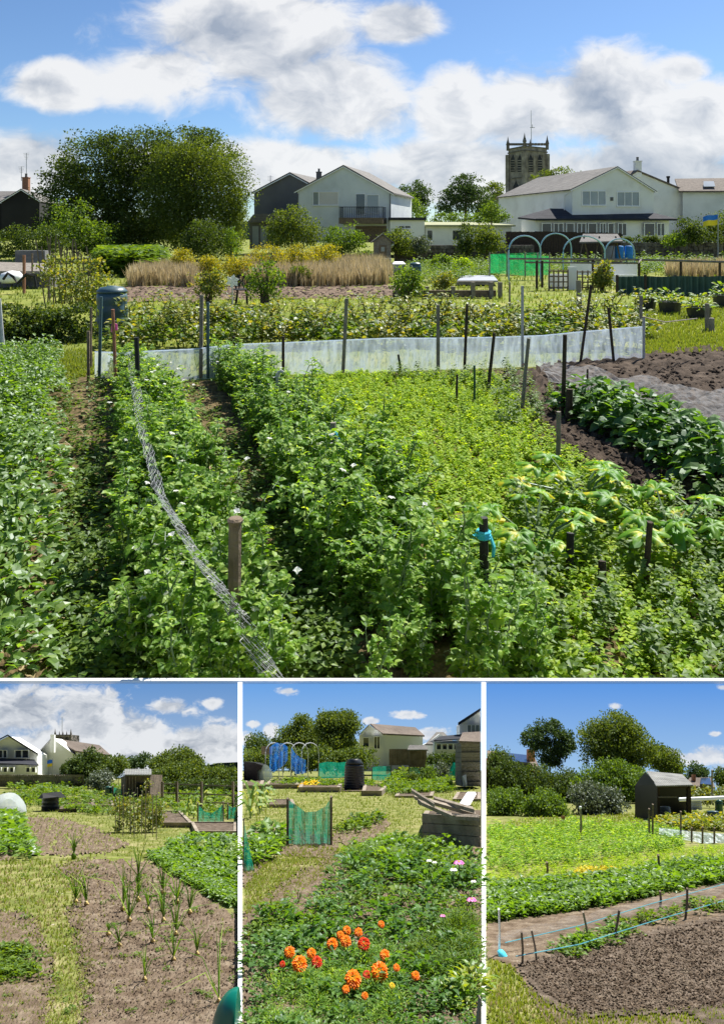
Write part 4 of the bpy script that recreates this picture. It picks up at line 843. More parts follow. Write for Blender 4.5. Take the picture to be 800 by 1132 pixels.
# currant / bean row behind the fleece fence
CP = [bush_plant(3.2, 4.0, 80, .85, .5, True) for _ in range(4)]; CT = [M() for _ in range(3)]
for T_ in CT:
    for k in range(3):
        s_ = stemline(U_(3.6, 4.6), .3, 6); T_.tube(s_, [.06]*6+[.02], 3, 0); T_.inst(leaf6(.85, .5), [aim(s_[i]+np.array([0, 0, U_(-.3, .3)]), U_(0, 6.28), U_(-.2, .6), U_(.6, 1.1)) for i in range(1, 7) for _ in range(4)])
X0 = -27; cnt = 0; proto = None; rows_ = [(x, y) for y in (383, 372, 362) for x in np.arange(126 if y > 375 else 140, 705, 11.5)]
protos = []
for i, (x, y) in enumerate(rows_):
    p = MAIN.G(x+U_(-4, 4), y+U_(-3, 3)); kind = 0 if i % 2 else 1; s_ = U_(.8, 1.15)*(1.1 if y < 380 else 1)
    if len(protos) < 6:
        T_ = (CP+CT)[i % 6]; t = thing('broad_bean_plant', 'leafy bean plant in the mixed row along the back of the white fleece fence', 'bean plant', (0, 0, 0), 'bean plants behind the white fleece fence'); m = M(); m.inst(T_, np.eye(4)[None]); m.build('foliage', MT['bean'] if i % 3 else MT['shrub'], t); protos.append(t); t.location = [float(v) for v in p]; t.scale = (s_,)*3
    else: dup(protos[R.integers(0, 6)], p, rz=U_(0, 6.28), sc=s_)
# ---------------------------------------------------------------- fleece fence
t = thing('fleece_fence', 'low white fleece windbreak stretched between stakes right across the plot', 'fence', MAIN.G(400, 413))
fp = [(105, 389, 421), (135, 390, 423), (170, 388, 424), (215, 386, 420), (258, 381, 417), (313, 379, 414), (381, 376, 413), (430, 374, 411), (484, 374, 409), (545, 373, 407), (600, 371, 405), (640, 367, 403), (676, 364, 401), (712, 361, 399)]
m = M(); netstrip(m, MAIN, fp, [MAIN.D(b) for _, _, b in fp], .13, 6); m.build('fleece', MT['fleece'], t, True)
m = M(); rod(m, [P(x, a, MAIN.D(b)-.15) for x, a, b in fp], .06, 4); m.build('top_cord', MT['fleece'], t)
for i, (x, a, b, tx, mt) in enumerate(((98, 366, 421, 0, 'wood'), (110, 328, 421, 2, 'slateplastic'), (222, 326, 418, 1, 'wood_grey'), (230, 334, 418, 0, 'slateplastic'), (258, 372, 418, 1, 'wood_dark'), (313, 372, 416, 0, 'wood_dark'), (379, 330, 413, 4, 'wood_grey'), (484, 337, 410, 0, 'wood_grey'), (513, 336, 411, 3, 'wood_dark'), (577, 316, 406, 0, 'metal_grey'), (641, 402, 315, 12, 'wood_dark'), (678, 340, 401, -6, 'wood_dark'), (711, 350, 399, 0, 'metal_grey'), (708, 327, 352, 0, 'wood_grey'))):
    if a > b: a, b = b, a
    D = MAIN.D(b if i != 13 else 385)-.6; m = M(); rod(m, [P(x, b, D), P(x+tx, a, D)], .15 if mt != 'wood_grey' else .2, 6); m.build('stake', MT[mt], t)
m = M(); rod(m, [P(709, 350, 68), P(735, 356, 72), P(770, 352, 78)], .06, 4); tag(m.build('rope', MT['wood_grey']), 'thin rope sagging from the end of the fleece fence to the stump post', 'rope')
# ---------------------------------------------------------------- foreground stakes
ST = [(154, 373, 463, -3, .2, 'black', 'tall thin dark stake at the far end of the pea row, by the wire netting'), (157, 458, 500, 0, .2, 'wood', 'brown stake top sticking out of the left pea row beside the netting'), (259, 574, 742, 1, .22, 'wood', 'thick brown stake with a frayed top in the near pea row'),
      (308, 412, 462, -1, .18, 'metal_grey', 'grey metal stake with a bent top beside the middle pea row'), (324, 428, 470, 0, .07, 'wood_dark', 'thin wire-like stake in the lime ground cover'), (291, 425, 455, 0, .07, 'wood_dark', 'very short thin stake left of the lime ground cover'),
      (369, 467, 550, -1, .17, 'wood_grey', 'grey-brown stake tied with blue twine in the middle pea row'), (534, 572, 700, 0, .17, 'black', 'black stake tied with blue twine among the near peas'), (629, 589, 640, 1, .17, 'black', 'short black stake below the yellow courgette leaves'), (664, 620, 662, 1, .17, 'wood_dark', 'short brown peg between the black stake and the slim right-hand cane'),
      (713, 577, 652, 5, .13, 'wood_dark', 'slim dark cane standing right of the courgettes'), (616, 455, 512, 1, .15, 'wood_grey', 'grey stake at the edge of the dark soil left of the potatoes'), (621, 370, 463, 3, .17, 'wood_dark', 'tall dark stake at the left end of the potato row'), (628, 430, 470, 1, .28, 'wood_dark', 'short thick dark stake touching the potato row'),
      (576, 374, 460, 8, .15, 'wood_grey', 'long stake leaning right over the lime ground cover'), (538, 368, 438, 8, .15, 'wood_dark', 'dark stake leaning right in front of the fleece fence'), (524, 404, 450, 0, .1, 'greenplastic', 'thin green cane left of the leaning stakes'), (505, 414, 448, 0, .1, 'wood_dark', 'short dark stake in the far lime ground cover'),
      (443, 392, 415, -3, .12, 'black', 'small black peg leaning against the foot of the fleece fence'), (438, 499, 520, 0, .1, 'wood_grey', 'tiny grey peg in the lime ground cover'), (649, 408, 430, 0, .1, 'wood_dark', 'tiny dark stake on the grey netting'), (129, 342, 436, -4, .16, 'brick', 'reddish stake with pink tape at the far left corner of the plot'),
      (101, 340, 410, 0, .15, 'wood', 'brown stake beside the dark hedge'), (563, 312, 340, 0, .2, 'wood_grey', 'dark leaning stick behind the bean row, left of the rail'), (640, 310, 350, -1, .5, 'wood_grey', 'stout grey post behind the bean row under the trellis')]
for x, a, b, tx, r, mt, lab in ST:
    p = MAIN.G(x, b); t = thing('stake', lab, 'stake', p); m = M(); top = P(x+tx, a, p[1]+U_(-.3, .3)); mid = (p+top)/2+[U_(-.04, .04), 0, 0]; m.tube([p-[0, 0, .3], mid, top], [r, r*.95, r*.9], 8); m.build('shaft', MT[mt], t)
    if 'blue twine' in lab:
        m = M(); c = top-(top-p)*.12
        for k in range(3): m.tube([c+[math.cos(w_)*r*1.3, math.sin(w_)*r*1.3, -.1*k] for w_ in np.linspace(0, 6.28, 9)], .05, 4)
        m.tube([c+[r, 0, 0], c+[.35, -.1, -.5], c+[.3, -.1, -1.0]], .06, 4); m.tube([c-[r, 0, 0], c+[-.5, -.1, -.35], c+[-.35, -.1, -.1]], .06, 4); m.build('twine', MT['cyanfab'], t)
    if 'frayed' in lab:
        m = M(); m.lathe(top-[0, 0, .12], [(r*1.05, 0), (r*1.18, .1), (r*.9, .16), (r*.4, .18)], 8); m.build('frayed_top', MT['wood'], t)
    if 'bent' in lab: m = M(); m.tube([top, top+[.25, 0, .12], top+[.5, 0, -.05]], .12, 6); m.build('hook', MT['metal_grey'], t)
    if 'pink' in lab: m = M(); c = P(127, 362, p[1]); m.prism([c-[.3, .1, .4], c+[.3, -.1, -.2], c+[.25, -.1, .3], c+[-.2, -.1, .5]], (0, .04, 0)); m.build('tape', MT['pink_petal'], t)
# ---------------------------------------------------------------- pea rows
def xr1(d): return -23+.359*(72-d)
def xr2(d): return -14.0+.359*(72-d)
PT = [pea_plant(5.6, .10), pea_plant(5.2, 0), pea_plant(6.0, 0), pea_plant(4.8, .12), pea_plant(5.4, 0)]
mats3 = [MT['pea'], MT['peastem'], MT['white_petal']]
def pearow(label, fx, wfun, hfun, d0, d1, dens):
    pts = []; sc_ = []; d = d0
    A = int((d1-d0)*6*dens)
    for i in range(A):
        d = R.uniform(d0, d1); x = fx(d)+R.uniform(-.5, .5)*wfun(d); pts.append([x, d, 0]); sc_.append(hfun(d)*R.uniform(.6, 1.22))
    m = M(); place(m, PT, pts, 1, 1, .17, sc_); return tag(m.build('pea_row', mats3), label, 'pea row', 'rows of garden peas in the foreground')
pearow('left-hand row of garden peas with wire netting down its side', lambda d: xr1(d)+(.0 if d > 30 else (30-d)*.05), lambda d: 4.4+max(0, 32-d)*.1-max(0, d-40)*.05, lambda d: (.60 if d > 34 else .36+.007*d)-max(0, d-45)*.006, 19.6, 70, .72)
pearow('middle row of garden peas running from the fleece fence to the bottom centre', lambda d: xr2(d)+(0 if d > 40 else -(40-d)*.06), lambda d: 5.0-(d-40)*.05 if d > 40 else 5.0-(d-40)*.09, lambda d: (.62 if d > 34 else .38+.007*d)-max(0, d-45)*.006, 19.7, 70, .85)
# wire netting down the left row
m = M(); n = 90; nv = 7; V = {}
key = [(146, 390, 66), (150, 430, 44), (157, 475, 34.5), (176, 545, 25.5), (196, 580, 22.8), (224, 625, 20.2), (258, 672, 19.6), (300, 752, 19.4)]
def kf(t_):
    t_ *= len(key)-1; i = min(int(t_), len(key)-2); f_ = t_-i; return [key[i][j]+(key[i+1][j]-key[i][j])*f_ for j in range(3)]
for i in range(n):
    x, y, d = kf(i/(n-1))
    for j in range(nv): w_ = (9+24*(i/(n-1))**2); V[i, j] = P(x-w_*.6+w_*j/(nv-1)*1.3+U_(-1, 1), y+(-10+20*j/(nv-1))*(.4+.9*i/n)+U_(-1.5, 1.5), d*1.012+.35*math.sin(i*.35)+U_(-.4, .4))
for i in range(n-1):
    for j in range(nv-1): m.tube([V[i, j], V[i+1, j+1]], .006, 3); m.tube([V[i+1, j], V[i, j+1]], .006, 3)
tag(m.build('wire_netting', MT['metal_grey']), 'crumpled silver chicken wire running down the left pea row to the bottom edge', 'wire netting')
# potatoes at left
PP = [bush_plant(2.9, 4.0, 300, .5, .28, True, 0, .05) for _ in range(4)]
g = []
for d in np.arange(20, 78, 2.6):
    xe = -9.0-(d-20)*.42
    for k in range(9): g.append([xe-1.8-k*2.5+U_(-.6, .6), d+U_(-.7, .7), 0])
m = M(); place(m, PP, g, .8, 1.08, .12); stuff('potato_bed', 'dense bed of yellow-green potato foliage along the left edge', 'potato plants', m, MT['potato'])
# path litter, weeds
m = M(); WSP = [sprig(.8, 8, .35, .22) for _ in range(4)]
pts = sample_px(MAIN, [(60, 425), (130, 418), (215, 425), (330, 560), (400, 760), (60, 800), (70, 600)], 3000); place(m, WSP, pts, .5, 1.5, .3)
stuff('weeds', 'thin scattered weeds on the trodden brown paths between the pea rows', 'weeds', m, MT['shrub'])
m = M(); straw = M().box((0, 0, 0), (.9, .05, .03)); pts = sample_px(MAIN, [(60, 425), (230, 418), (340, 600), (420, 800), (0, 800), (60, 600)], 1800, .12); place(m, straw, pts, .4, 1.2, .2)
stuff('dead_stems', 'pale dry stems littering the brown paths', 'plant litter', m, MT['drygrass'])
# lime ground cover
LS = [sprig(1.0, 12, .42, .34) for _ in range(5)]; LS2 = [sprig(1.5, 22, .40, .26) for _ in range(5)]
m = M(); pts = sample_w(MAIN, [(318, 424), (385, 417), (545, 416), (585, 455), (625, 500), (690, 545), (790, 600), (1000, 700), (1000, 810), (520, 810), (500, 700), (440, 540)], 11); place(m, LS, pts, .4, .85, .25)
stuff('ground_cover', 'low lime-green ground cover filling the bed right of the peas', 'ground cover', m, MT['lime'])
m = M(); pts = sample_w(MAIN, [(560, 560), (700, 550), (790, 560), (1000, 680), (1000, 810), (560, 810)], 1.8); place(m, LS2, pts, .6, 1.2, .25)
pts = sample_w(MAIN, [(420, 420), (560, 412), (610, 440), (600, 470), (560, 480), (540, 440)], 1.0); place(m, LS2, pts, .6, 1.2, .25)
stuff('weeds', 'taller mid-green leafy weeds around the courgettes and along the right side', 'weeds', m, MT['shrub'])
# potato row at right (single plants)
PD = bush_plant(3.4, 5.2, 260, .85, .5, True, 0, .05)
spots = [(648, 462, .92), (672, 470, .98), (690, 480, 1.0), (716, 492, 1.02), (742, 508, 1.0), (770, 524, 1.0), (806, 545, 1.0), (850, 560, 1.0)]
labs = ('farthest potato plant of the dark-leaved row beside the grey netting', 'second potato plant from the far end of the dark-leaved row', 'third potato plant from the far end of the dark-leaved row', 'fourth potato plant from the far end, over the bare dark soil', 'fifth potato plant from the far end, near the slim netting edge', 'last whole potato plant of the row before the right edge', 'potato plant cut off by the right edge of the picture', 'potato plant beyond the right edge')
pt = None
for (x, y, s_), lab in zip(spots, labs):
    p = MAIN.G(x, y)
    if pt is None: pt = thing('potato_plant', lab, 'potato plant', (0, 0, 0), 'dark-leaved potato plants in a row'); m = M(); m.inst(PD, np.eye(4)[None]); m.build('foliage', MT['potato_dark'], pt); pt.location = [float(v) for v in p]; pt.scale = (s_,)*3
    elif lab != labs[-1]: dup(pt, p, lab, U_(0, 6.28), s_)
# courgettes
def courgette(x, y, lab, nl, s_=1.0, yell=.4):
    p = MAIN.G(x, y); p = p+np.array([0, 0, -.8]); t = thing('courgette_plant', lab, 'courgette plant', p); m = M(); st_ = M()
    for i in range(nl):
        a = 6.28*i/nl+U_(-.3, .3); L = U_(1.2, 2.4)*s_; e = p+np.array([math.cos(a)*L, math.sin(a)*L*.9, U_(1.5, 2.8)*s_]); st_.tube([p, (p+e)/2+[0, 0, .7], e], [.075, .06, .04], 5)
        m.inst(palm_leaf(U_(.8, 1.3)*s_, 0), [aim(e, a, U_(-.25, .15), 1, U_(-.3, .3))], 0 if random.random() > yell else 1)
    st_.build('stem', MT['peastem'], t); m.build('foliage', [MT['courgette_leaf'], MT['courgette_leaf']], t, True); return t
leafm('yellow_leaf', (.35, .38, .02), (.5, .42, .02), (.62, .46, .02), .4, (1.3, 1.2, .3), .03)
for a in ((640, 560, 'courgette plant with yellowing leaves below the grey stake', 12, 1.15, .4), (742, 612, 'courgette plant with big yellowing leaves near the right edge', 12, 1.1, .4), (590, 614, 'courgette plant with yellow-tipped leaves close to the near peas', 11, 1.0, .5), (780, 590, 'courgette plant with upright green leaves at the edge of the dark soil', 6, .9, .3)): courgette(*a)
# grey netting on the soil
m = M(); V = []; n = 40; nv = 10
for i in range(n):
    t_ = i/(n-1); x = 590+t_*330; yt = 404+t_*62+3*math.sin(i*.7); yb = yt+26+t_*40
    for j in range(nv): y = yt+(yb-yt)*j/(nv-1); V.append(MAIN.G(x+(j*2), y, .35+.5*abs(math.sin(i*.55+j*.8))+U_(0, .15)))
m.add(V, [(i*nv+j, i*nv+j+1, (i+1)*nv+j+1, (i+1)*nv+j) for i in range(n-1) for j in range(nv-1)]); tag(m.build('crop_netting', MT['greynet']), 'grey crop netting lying rumpled along the far side of the potato row', 'netting')
# ================================================================ three lower plots in front of the parapet
m = M(); m.prism([P(-1500, 756.2, 18.2), P(-1500, 752.6, 18.2), P(2500, 752.6, 18.2), P(2500, 756.2, 18.2)], (0, .06, 0)); tag(m.build('parapet', MT['divider']), kind='structure')
m = M(); m.prism([P(-1500, 1000, 18.3), P(-1500, 755, 18.3), P(2500, 755, 18.3), P(2500, 1000, 18.3)], (0, .2, 0)); tag(m.build('retaining_wall', MT['divider']), kind='structure')
EXPO = 2**sc.view_settings.exposure
def skymat(name, zen, hor, yv0, yv1, blobs, seed, sc1, amp=.8, core=(.42, .47, .55), rim=(.95, .97, 1)):
    m, t, N, L, out = nodes(name); tc = N.new('ShaderNodeTexCoord'); s = N.new('ShaderNodeSeparateXYZ'); L.new(tc.outputs['Object'], s.inputs[0])
    u = mth(N, L, 'DIVIDE', s.outputs[0], 18.1); v = mth(N, L, 'DIVIDE', mth(N, L, 'SUBTRACT', s.outputs[2], ZC), 18.1)
    g = N.new('ShaderNodeMapRange'); g.inputs['From Min'].default_value = (HY-yv1)/F; g.inputs['From Max'].default_value = (HY-yv0)/F; L.new(v, g.inputs['Value'])
    base = ramp(N, L, g.outputs[0], [(0, hor), (1, zen)]); mk, cc = clouds(N, L, u, v, blobs, seed, sc1, amp, .28, .55, core, rim)
    mx = N.new('ShaderNodeMix'); mx.data_type = 'RGBA'; L.new(mth(N, L, 'MULTIPLY', mk, .95), mx.inputs[0]); L.new(base, mx.inputs[6]); L.new(cc, mx.inputs[7])
    e = N.new('ShaderNodeEmission'); e.inputs[1].default_value = .86/EXPO; L.new(mx.outputs[2], e.inputs[0]); L.new(e.outputs[0], out.inputs[0]); return m
def backdrop(x0, x1, mat):
    xs = np.linspace(x0, x1, 9); m = M(); V = [P(x, y, 18.1) for x in xs for y in (756, 930)]
    m.add(V, [(2*i, 2*i+1, 2*i+3, 2*i+2) for i in range(8)]); tag(m.build('sky', mat), kind='structure')
backdrop(-1400, 265.3, skymat('sky_left', (.16, .36, .74), (.46, .62, .82), 756, 850, [(30, 790, 80, 34), (90, 785, 60, 30), (110, 800, 60, 30), (150, 810, 60, 26), (190, 782, 32, 12), (235, 778, 12, 6), (60, 820, 70, 26), (200, 822, 60, 22), (250, 825, 50, 26), (140, 838, 80, 16), (-60, 800, 80, 50)], 1.7, 13, .9, (.45, .50, .58), (.95, .97, 1)))
backdrop(265.3, 534.3, skymat('sky_middle', (.17, .43, .92), (.48, .70, .95), 756, 845, [(272, 816, 12, 9), (300, 808, 9, 9), (318, 764, 14, 5), (480, 812, 24, 8), (520, 815, 20, 8), (452, 790, 20, 5), (410, 797, 8, 4), (440, 822, 40, 8), (280, 800, 8, 5)], 5.2, 18, .8, (.7, .76, .86), (.95, .97, 1)))
backdrop(534.3, 2400, skymat('sky_right', (.13, .37, .90), (.42, .66, .95), 756, 860, [(785, 835, 36, 14), (765, 838, 22, 9), (680, 781, 9, 5), (790, 812, 9, 4), (798, 760, 8, 4), (740, 833, 18, 7), (850, 830, 60, 20)], 9.4, 18, .8, (.72, .78, .88), (.95, .97, 1)))
def divider(xa, xb, st1, st2):  # added white strip between plots; far end shaped as a ramp to catch sun
    m = M(); D0_, D1_ = 1.25, 18.0; V = []
    Ds = np.geomspace(D0_, 18.0, 60)
    for D in Ds:
        zt = max(st1.gz(D), st2.gz(D))+.004*D; zt = max(zt, P(0, 873, 9.5)[2]+(P(0, 754, 18.0)[2]-P(0, 873, 9.5)[2])*(D-9.5)/8.5) if D > 9.5 else zt; zb = min(st1.gz(D), st2.gz(D))-.2
        for x, z in ((xa, zb), (xa, zt), (xb, zt), (xb, zb)): p = P(x, 0, D); p[2] = z; V.append(p)
    n = len(Ds); fs = [(4*i+a, 4*i+b, 4*i+4+b, 4*i+4+a) for i in range(n-1) for a, b in ((0, 1), (1, 2), (2, 3))]; fs += [(0, 1, 2, 3), tuple(4*n-4+k for k in (3, 2, 1, 0))]
    m.add(V, fs); tag(m.build('added_divider', MT['divider']), kind='structure')
divider(263.2, 267.9, SL, SC); divider(532.0, 536.7, SC, SR)
def bed(st, name, mat, poly, up=.004, bump=.007, jag=1.5, step=2.0):
    ys = [p[1] for p in poly]; return sheet(st, name, mat, poly, step, rowspx(min(ys)-2, max(ys)+2, step*.8), up, bump, jag=jag)
def rws(st, a=1200): return np.concatenate([[st.row(18.05)], np.arange(math.ceil(st.row(18.05)*2)/2+.5, a, 2.5)])
sheet(SL, 'ground', 'grassground_s', [(-3500, 800), (265.3, 800), (265.3, 1260), (-3500, 1260)], 265.3/10, rws(SL), 0, .0)
sheet(SC, 'ground', 'grassground_s', [(265.3, 800), (534.6, 800), (534.6, 1260), (265.3, 1260)], 5, rws(SC), 0, .0)
sheet(SR, 'ground', 'grassground_s', [(534.3, 800), (5000, 800), (5000, 1260), (534.3, 1260)], 26, rws(SR), 0, .0)
def xb(m, st, x0, x1, y0, y1, D, th, mi=0): bxp(m, st, max(x0, st.x0+.4), min(x1, st.x1-.4), max(y0, 757), y1, D, th, mi)
def fol(st, lobes, D, n, ls, mat, name, label, cat, **k): m = M(); m.inst(LEAFQ, crown_mesh(st, lobespx(lobes, D), n*3, ls*1.5*U(D), **k)); return tag(m.build(name, MT[mat]), label, cat)
def filt(st, pts, m=2.0): pts = np.asarray(pts); return pts[keep_clip(st, pts, m)]
def spx(st, poly, n, up=0, m=2.0): return filt(st, sample_px(st, poly, n, up), m)
def frames(t, st, D, x0, x1, y0, y1, nx=2, pane='glass'):
    m = M(); u = U(D); k = .6
    xb(m, st, x0, x1, y0, y0+k, D-.08, .06); xb(m, st, x0, x1, y1-k, y1, D-.08, .06)
    for i in range(nx+1): x = x0+(x1-x0-k)*i/nx; xb(m, st, x, x+k, y0+k, y1-k, D-.078, .06)
    w = m.build('window', MT['trim_white'], t); m = M(); xb(m, st, x0+.3, x1-.3, y0+.3, y1-.3, D-.03, .02); m.build('pane', MT[pane], w)
def wgable(st, name, label, D, outline, wm, rm, back, th=.02, trim='trim_white', cat='house'):
    t = thing(name, label, cat, P(outline[0][0], outline[0][1], D)); m = M(); m.prism([P(*q, D) for q in outline], (0, back, 0)); m.build('wall', MT[wm], t)
    k = max(range(len(outline)), key=lambda i: -outline[i][1]); return t
GB = [tuft(1.0, 6, .12) for _ in range(4)]
def grassy(st, poly, n, s, mat='grass', label='', name='grass'):
    m = M(); pts = spx(st, poly, n); place(m, GB, pts, .5, 1.2, .25, pts[:, 1]*s/F); return stuff(name, label, 'grass', m, MT[mat])

# ---------------------------------------------------------------- LEFT: onion bed
KS[0] = (850-HY)/F
m = M(); m.prism([P(a, b, 17.6) for a, b in ((150, 872), (190, 846), (230, 846), (240, 843.5), (262, 842.5), (262, 880))], (0, .3, 0)); tag(m.build('hills', MT['hillmat']), kind='structure')
def house_px(st, name, label, cat, D, wall, wm, parts, back=.5):
    t = thing(name, label, cat, P(wall[0][0], max(q[1] for q in wall), D)); m = M(); m.prism([P(max(min(x, st.x1-.4), st.x0), y, D) for x, y in wall], (0, back, 0)); m.build('wall', MT[wm], t)
    for nm, mt, poly, dd, th in parts: m = M(); m.prism([P(max(min(x, st.x1-.4), st.x0), y, D+(q[0] if isinstance(dd, tuple) else 0)+(dd if not isinstance(dd, tuple) else 0)) for (x, y), q in zip(poly, [(0,)]*len(poly))], (0, th, 0)); m.build(nm, MT[mt], t)
    return t
def roofp(t, st, mt, pts, th=.03, nm='roof'):
    """roof plane from (px, py, depth) corners"""
    m = M(); m.prism([P(max(min(x, st.x1-.4), st.x0), max(y, 757), d) for x, y, d in pts], (0, 0, th)); return m.build(nm, MT[mt], t)
t = house_px(SL, 'gabled_house', 'small cream gable with two windows at the far left, below the onion-bed sky', 'house', 14.6, [(-30, 866), (-30, 834), (9, 814), (41, 834), (41, 866)], 'render_white', [])
roofp(t, SL, 'roof_dark', [(42.5, 834.5, 14.5), (9, 813.6, 14.5), (9, 813.6, 15.2), (42.5, 834.5, 15.2)]); roofp(t, SL, 'roof_dark', [(-32, 834.5, 14.5), (9, 813.4, 14.5), (9, 813.4, 15.2), (-32, 834.5, 15.2)])
for a in ((-2, 8, 829, 838), (16, 32, 829, 838)): frames(t, SL, 14.55, *a, 2)
roofp(t, SL, 'roof_dark', [(-30, 843, 14.2), (43, 846.5, 14.2), (38, 840.5, 14.5), (-30, 838, 14.5)], .02, 'sunroom_roof'); m = M(); xb(m, SL, -30, 42, 846, 862, 14.25, .2); m.build('sunroom', MT['trim_white'], t)
for x in (-4, 3, 10, 28, 34): frames(t, SL, 14.2, x, x+5.5, 848, 854, 1)
t = house_px(SL, 'gabled_house', 'white house with a tall chimney and brown roof under the little church tower', 'house', 15.2, [(44, 862), (44, 831), (58, 816), (84, 835), (84, 862)], 'render_white', [('side_wall', 'render_white', [(84, 862), (84, 831), (121, 836), (121, 862)], .02, .4)])
roofp(t, SL, 'roof_brown', [(84, 831.5, 15.1), (122.5, 836, 15.1), (110, 825, 15.9), (62, 818, 15.9)], .03)
roofp(t, SL, 'roof_grey', [(43.5, 831.5, 15.1), (58, 815.7, 15.1), (58, 815.7, 15.6), (43.5, 831.5, 15.6)], .02, 'roof'); m = M(); xb(m, SL, 56, 60, 812, 832, 15.05, .08); m.build('chimney', MT['render_white'], t)
for x in (86, 91, 100): frames(t, SL, 15.1, x, x+4, 837, 845, 1)
t = house_px(SL, 'church_tower', 'tiny far church tower with pinnacles seen over the brown roof, lower left view', 'church tower', 16.6, [(61.5, 850), (61.5, 812), (78.5, 812), (78.5, 850)], 'darkstone', [('belfry_opening', 'black', [(65, 823), (65, 817), (66.5, 815), (68, 817), (68, 823)], -.03, .02), ('belfry_opening', 'black', [(72, 823), (72, 817), (73.5, 815), (75, 817), (75, 823)], -.03, .02), ('string_course', 'stone', [(60.8, 814), (60.8, 813), (79.2, 813), (79.2, 814)], -.05, .1)])
m = M()
for x in (61.3, 66, 70, 74, 78.7): m = M(); p = P(x, 812.5, 16.6); s_ = 1.0 if x in (61.3, 78.7) else .6; m.lathe(p, [(.022*s_, 0), (.022*s_, .04), (.01, .09*s_), (.002, .15*s_)], 6); m.build('pinnacle', MT['darkstone'], t)
m = M(); m.tube([P(69, 812, 16.6), P(69, 792, 16.6)], .006, 4); m.build('flagpole', MT['metal_grey'], t)
t = thing('flag', 'tiny blue and yellow flag on a pole in front of the white chimney house', 'flag', P(58, 866, 12)); m = M(); m.tube([P(58.5, 868, 12), P(58.5, 838, 12)], .006, 4); m.build('pole', MT['metal_grey'], t)
for nm, a, b, mt in (('blue_stripe', 840, 843.5, 'flagblue'), ('yellow_stripe', 843.5, 847, 'yellow')): m = M(); m.prism([P(52.5, b+1, 12), P(52.5, a+1, 12), P(55.5, a-.3, 12.03), P(58.3, a, 12), P(58.3, b, 12), P(55.5, b-.3, 12.03)], (0, .005, 0)); m.build(nm, MT[mt], t)
t = thing('stone_wall', 'dark stone wall below the two white houses, lower left view', 'wall', P(20, 870, 11.6)); m = M()
for i in range(52):
    for j in range(3): m.box(P(-30+i*2.4+(j % 2), 858+j*3.6+U_(-.2, .2), 11.6), (U_(.028, .036), .04, .048), U_(-.1, .1))
xb(m, SL, -40, 92, 856.5, 870, 11.63, .15); m.build('wall_face', MT['stone_s'], t)
for lab, D, lobes, mat, n, ls in (('wide dark bush right of the white chimney house', 11.8, [(98, 845, 15, 13), (86, 850, 12, 9), (76, 852, 7, 7), (112, 848, 12, 10)], 'tree_dark', 3600, 1.5), ('small sunlit bush between the wide dark bush and the shed', 11.4, [(131, 846, 10, 8), (120, 852, 10, 6)], 'tree_mid', 1200, 1.5),
    ('grey-green clipped dome bush in the onion-bed view', 9.6, [(112, 862, 13, 7)], 'shrub_grey', 1100, 1.4), ('pair of small far tree tops above the shed', 14, [(157, 841, 7, 7), (146, 845, 8, 6)], 'tree_cool', 700, 1.4),
    ('broad pale-green willow clump on the skyline right of the shed', 13.6, [(195, 842, 24, 9), (180, 846, 16, 8), (214, 845, 14, 8), (205, 838, 12, 6)], 'tree_mid', 3200, 1.5)):
    tree(SL, 'bush' if 'bush' in lab else 'tree', lab, 'bush' if 'bush' in lab else 'tree', D, lobes, None, None, mat, n, ls)
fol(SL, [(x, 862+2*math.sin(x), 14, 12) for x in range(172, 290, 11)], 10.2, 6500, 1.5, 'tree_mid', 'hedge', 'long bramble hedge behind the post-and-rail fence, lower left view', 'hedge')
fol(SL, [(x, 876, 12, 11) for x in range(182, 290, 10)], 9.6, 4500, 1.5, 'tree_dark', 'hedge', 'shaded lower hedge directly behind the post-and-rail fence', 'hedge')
t = thing('rail_fence', 'brown post-and-rail fence in front of the bramble hedge', 'fence', SL.G(215, 892)); D = 7.0
for x, b in ((194, 892), (221, 897), (256, 900), (178, 886)): m = M(); xb(m, SL, x, x+2.4, 864, b, SL.D(b), .03); m.build('post', MT['wood_s2'], t)
for y in (868, 878, 887): m = M(); m.prism([P(178, y-1, 8.0), P(178, y-2.2, 8.0), P(262, y+.6, 6.6), P(262, y+2, 6.6)], (0, .02, 0)); m.build('rail', MT['wood_s2'], t)
# shed
t = thing('shed', 'small timber shed with a pale corrugated roof and a dark doorway, lower left view', 'shed', SL.G(152, 886)); D = SL.D(886)
m = M(); xb(m, SL, 139, 166, 857, 886, D, .5); m.prism([P(139, 886, D), P(139, 857, D), P(134, 859, D+1), P(134, 880, D+1)], (.02, 0, 0)); m.build('wall', MT['wood_s2'], t)
m = M(); xb(m, SL, 150, 160, 866, 886, D-.02, .03); m.build('door', MT['black'], t); m = M()
for i in range(16): x = 138+i*1.85; m.prism([P(x, 857.5-i*.0, D-.08), P(x+.92, 857.1, D-.08), P(x+1.85, 857.5, D-.08), P(x+1.7, 851.2, D+.7), P(x+.85, 850.9, D+.7), P(x+.05, 851.2, D+.7)], (0, 0, .012))
m.build('roof', MT['corrugated'], t); m = M(); [xb(m, SL, 139.5+i*3.4, 140+i*3.4, 858, 886, D-.035, .01) for i in range(4)]; m.build('cladding_strip', MT['wood_s'], t)
bin_(SL, 'small black compost bin left of the timber shed', 108.5, 875, 8, 10, 'blackplastic'); bin_(SL, 'dark green compost bin with a green net beside the shed', 121, 883, 10, 14, 'greenplastic')
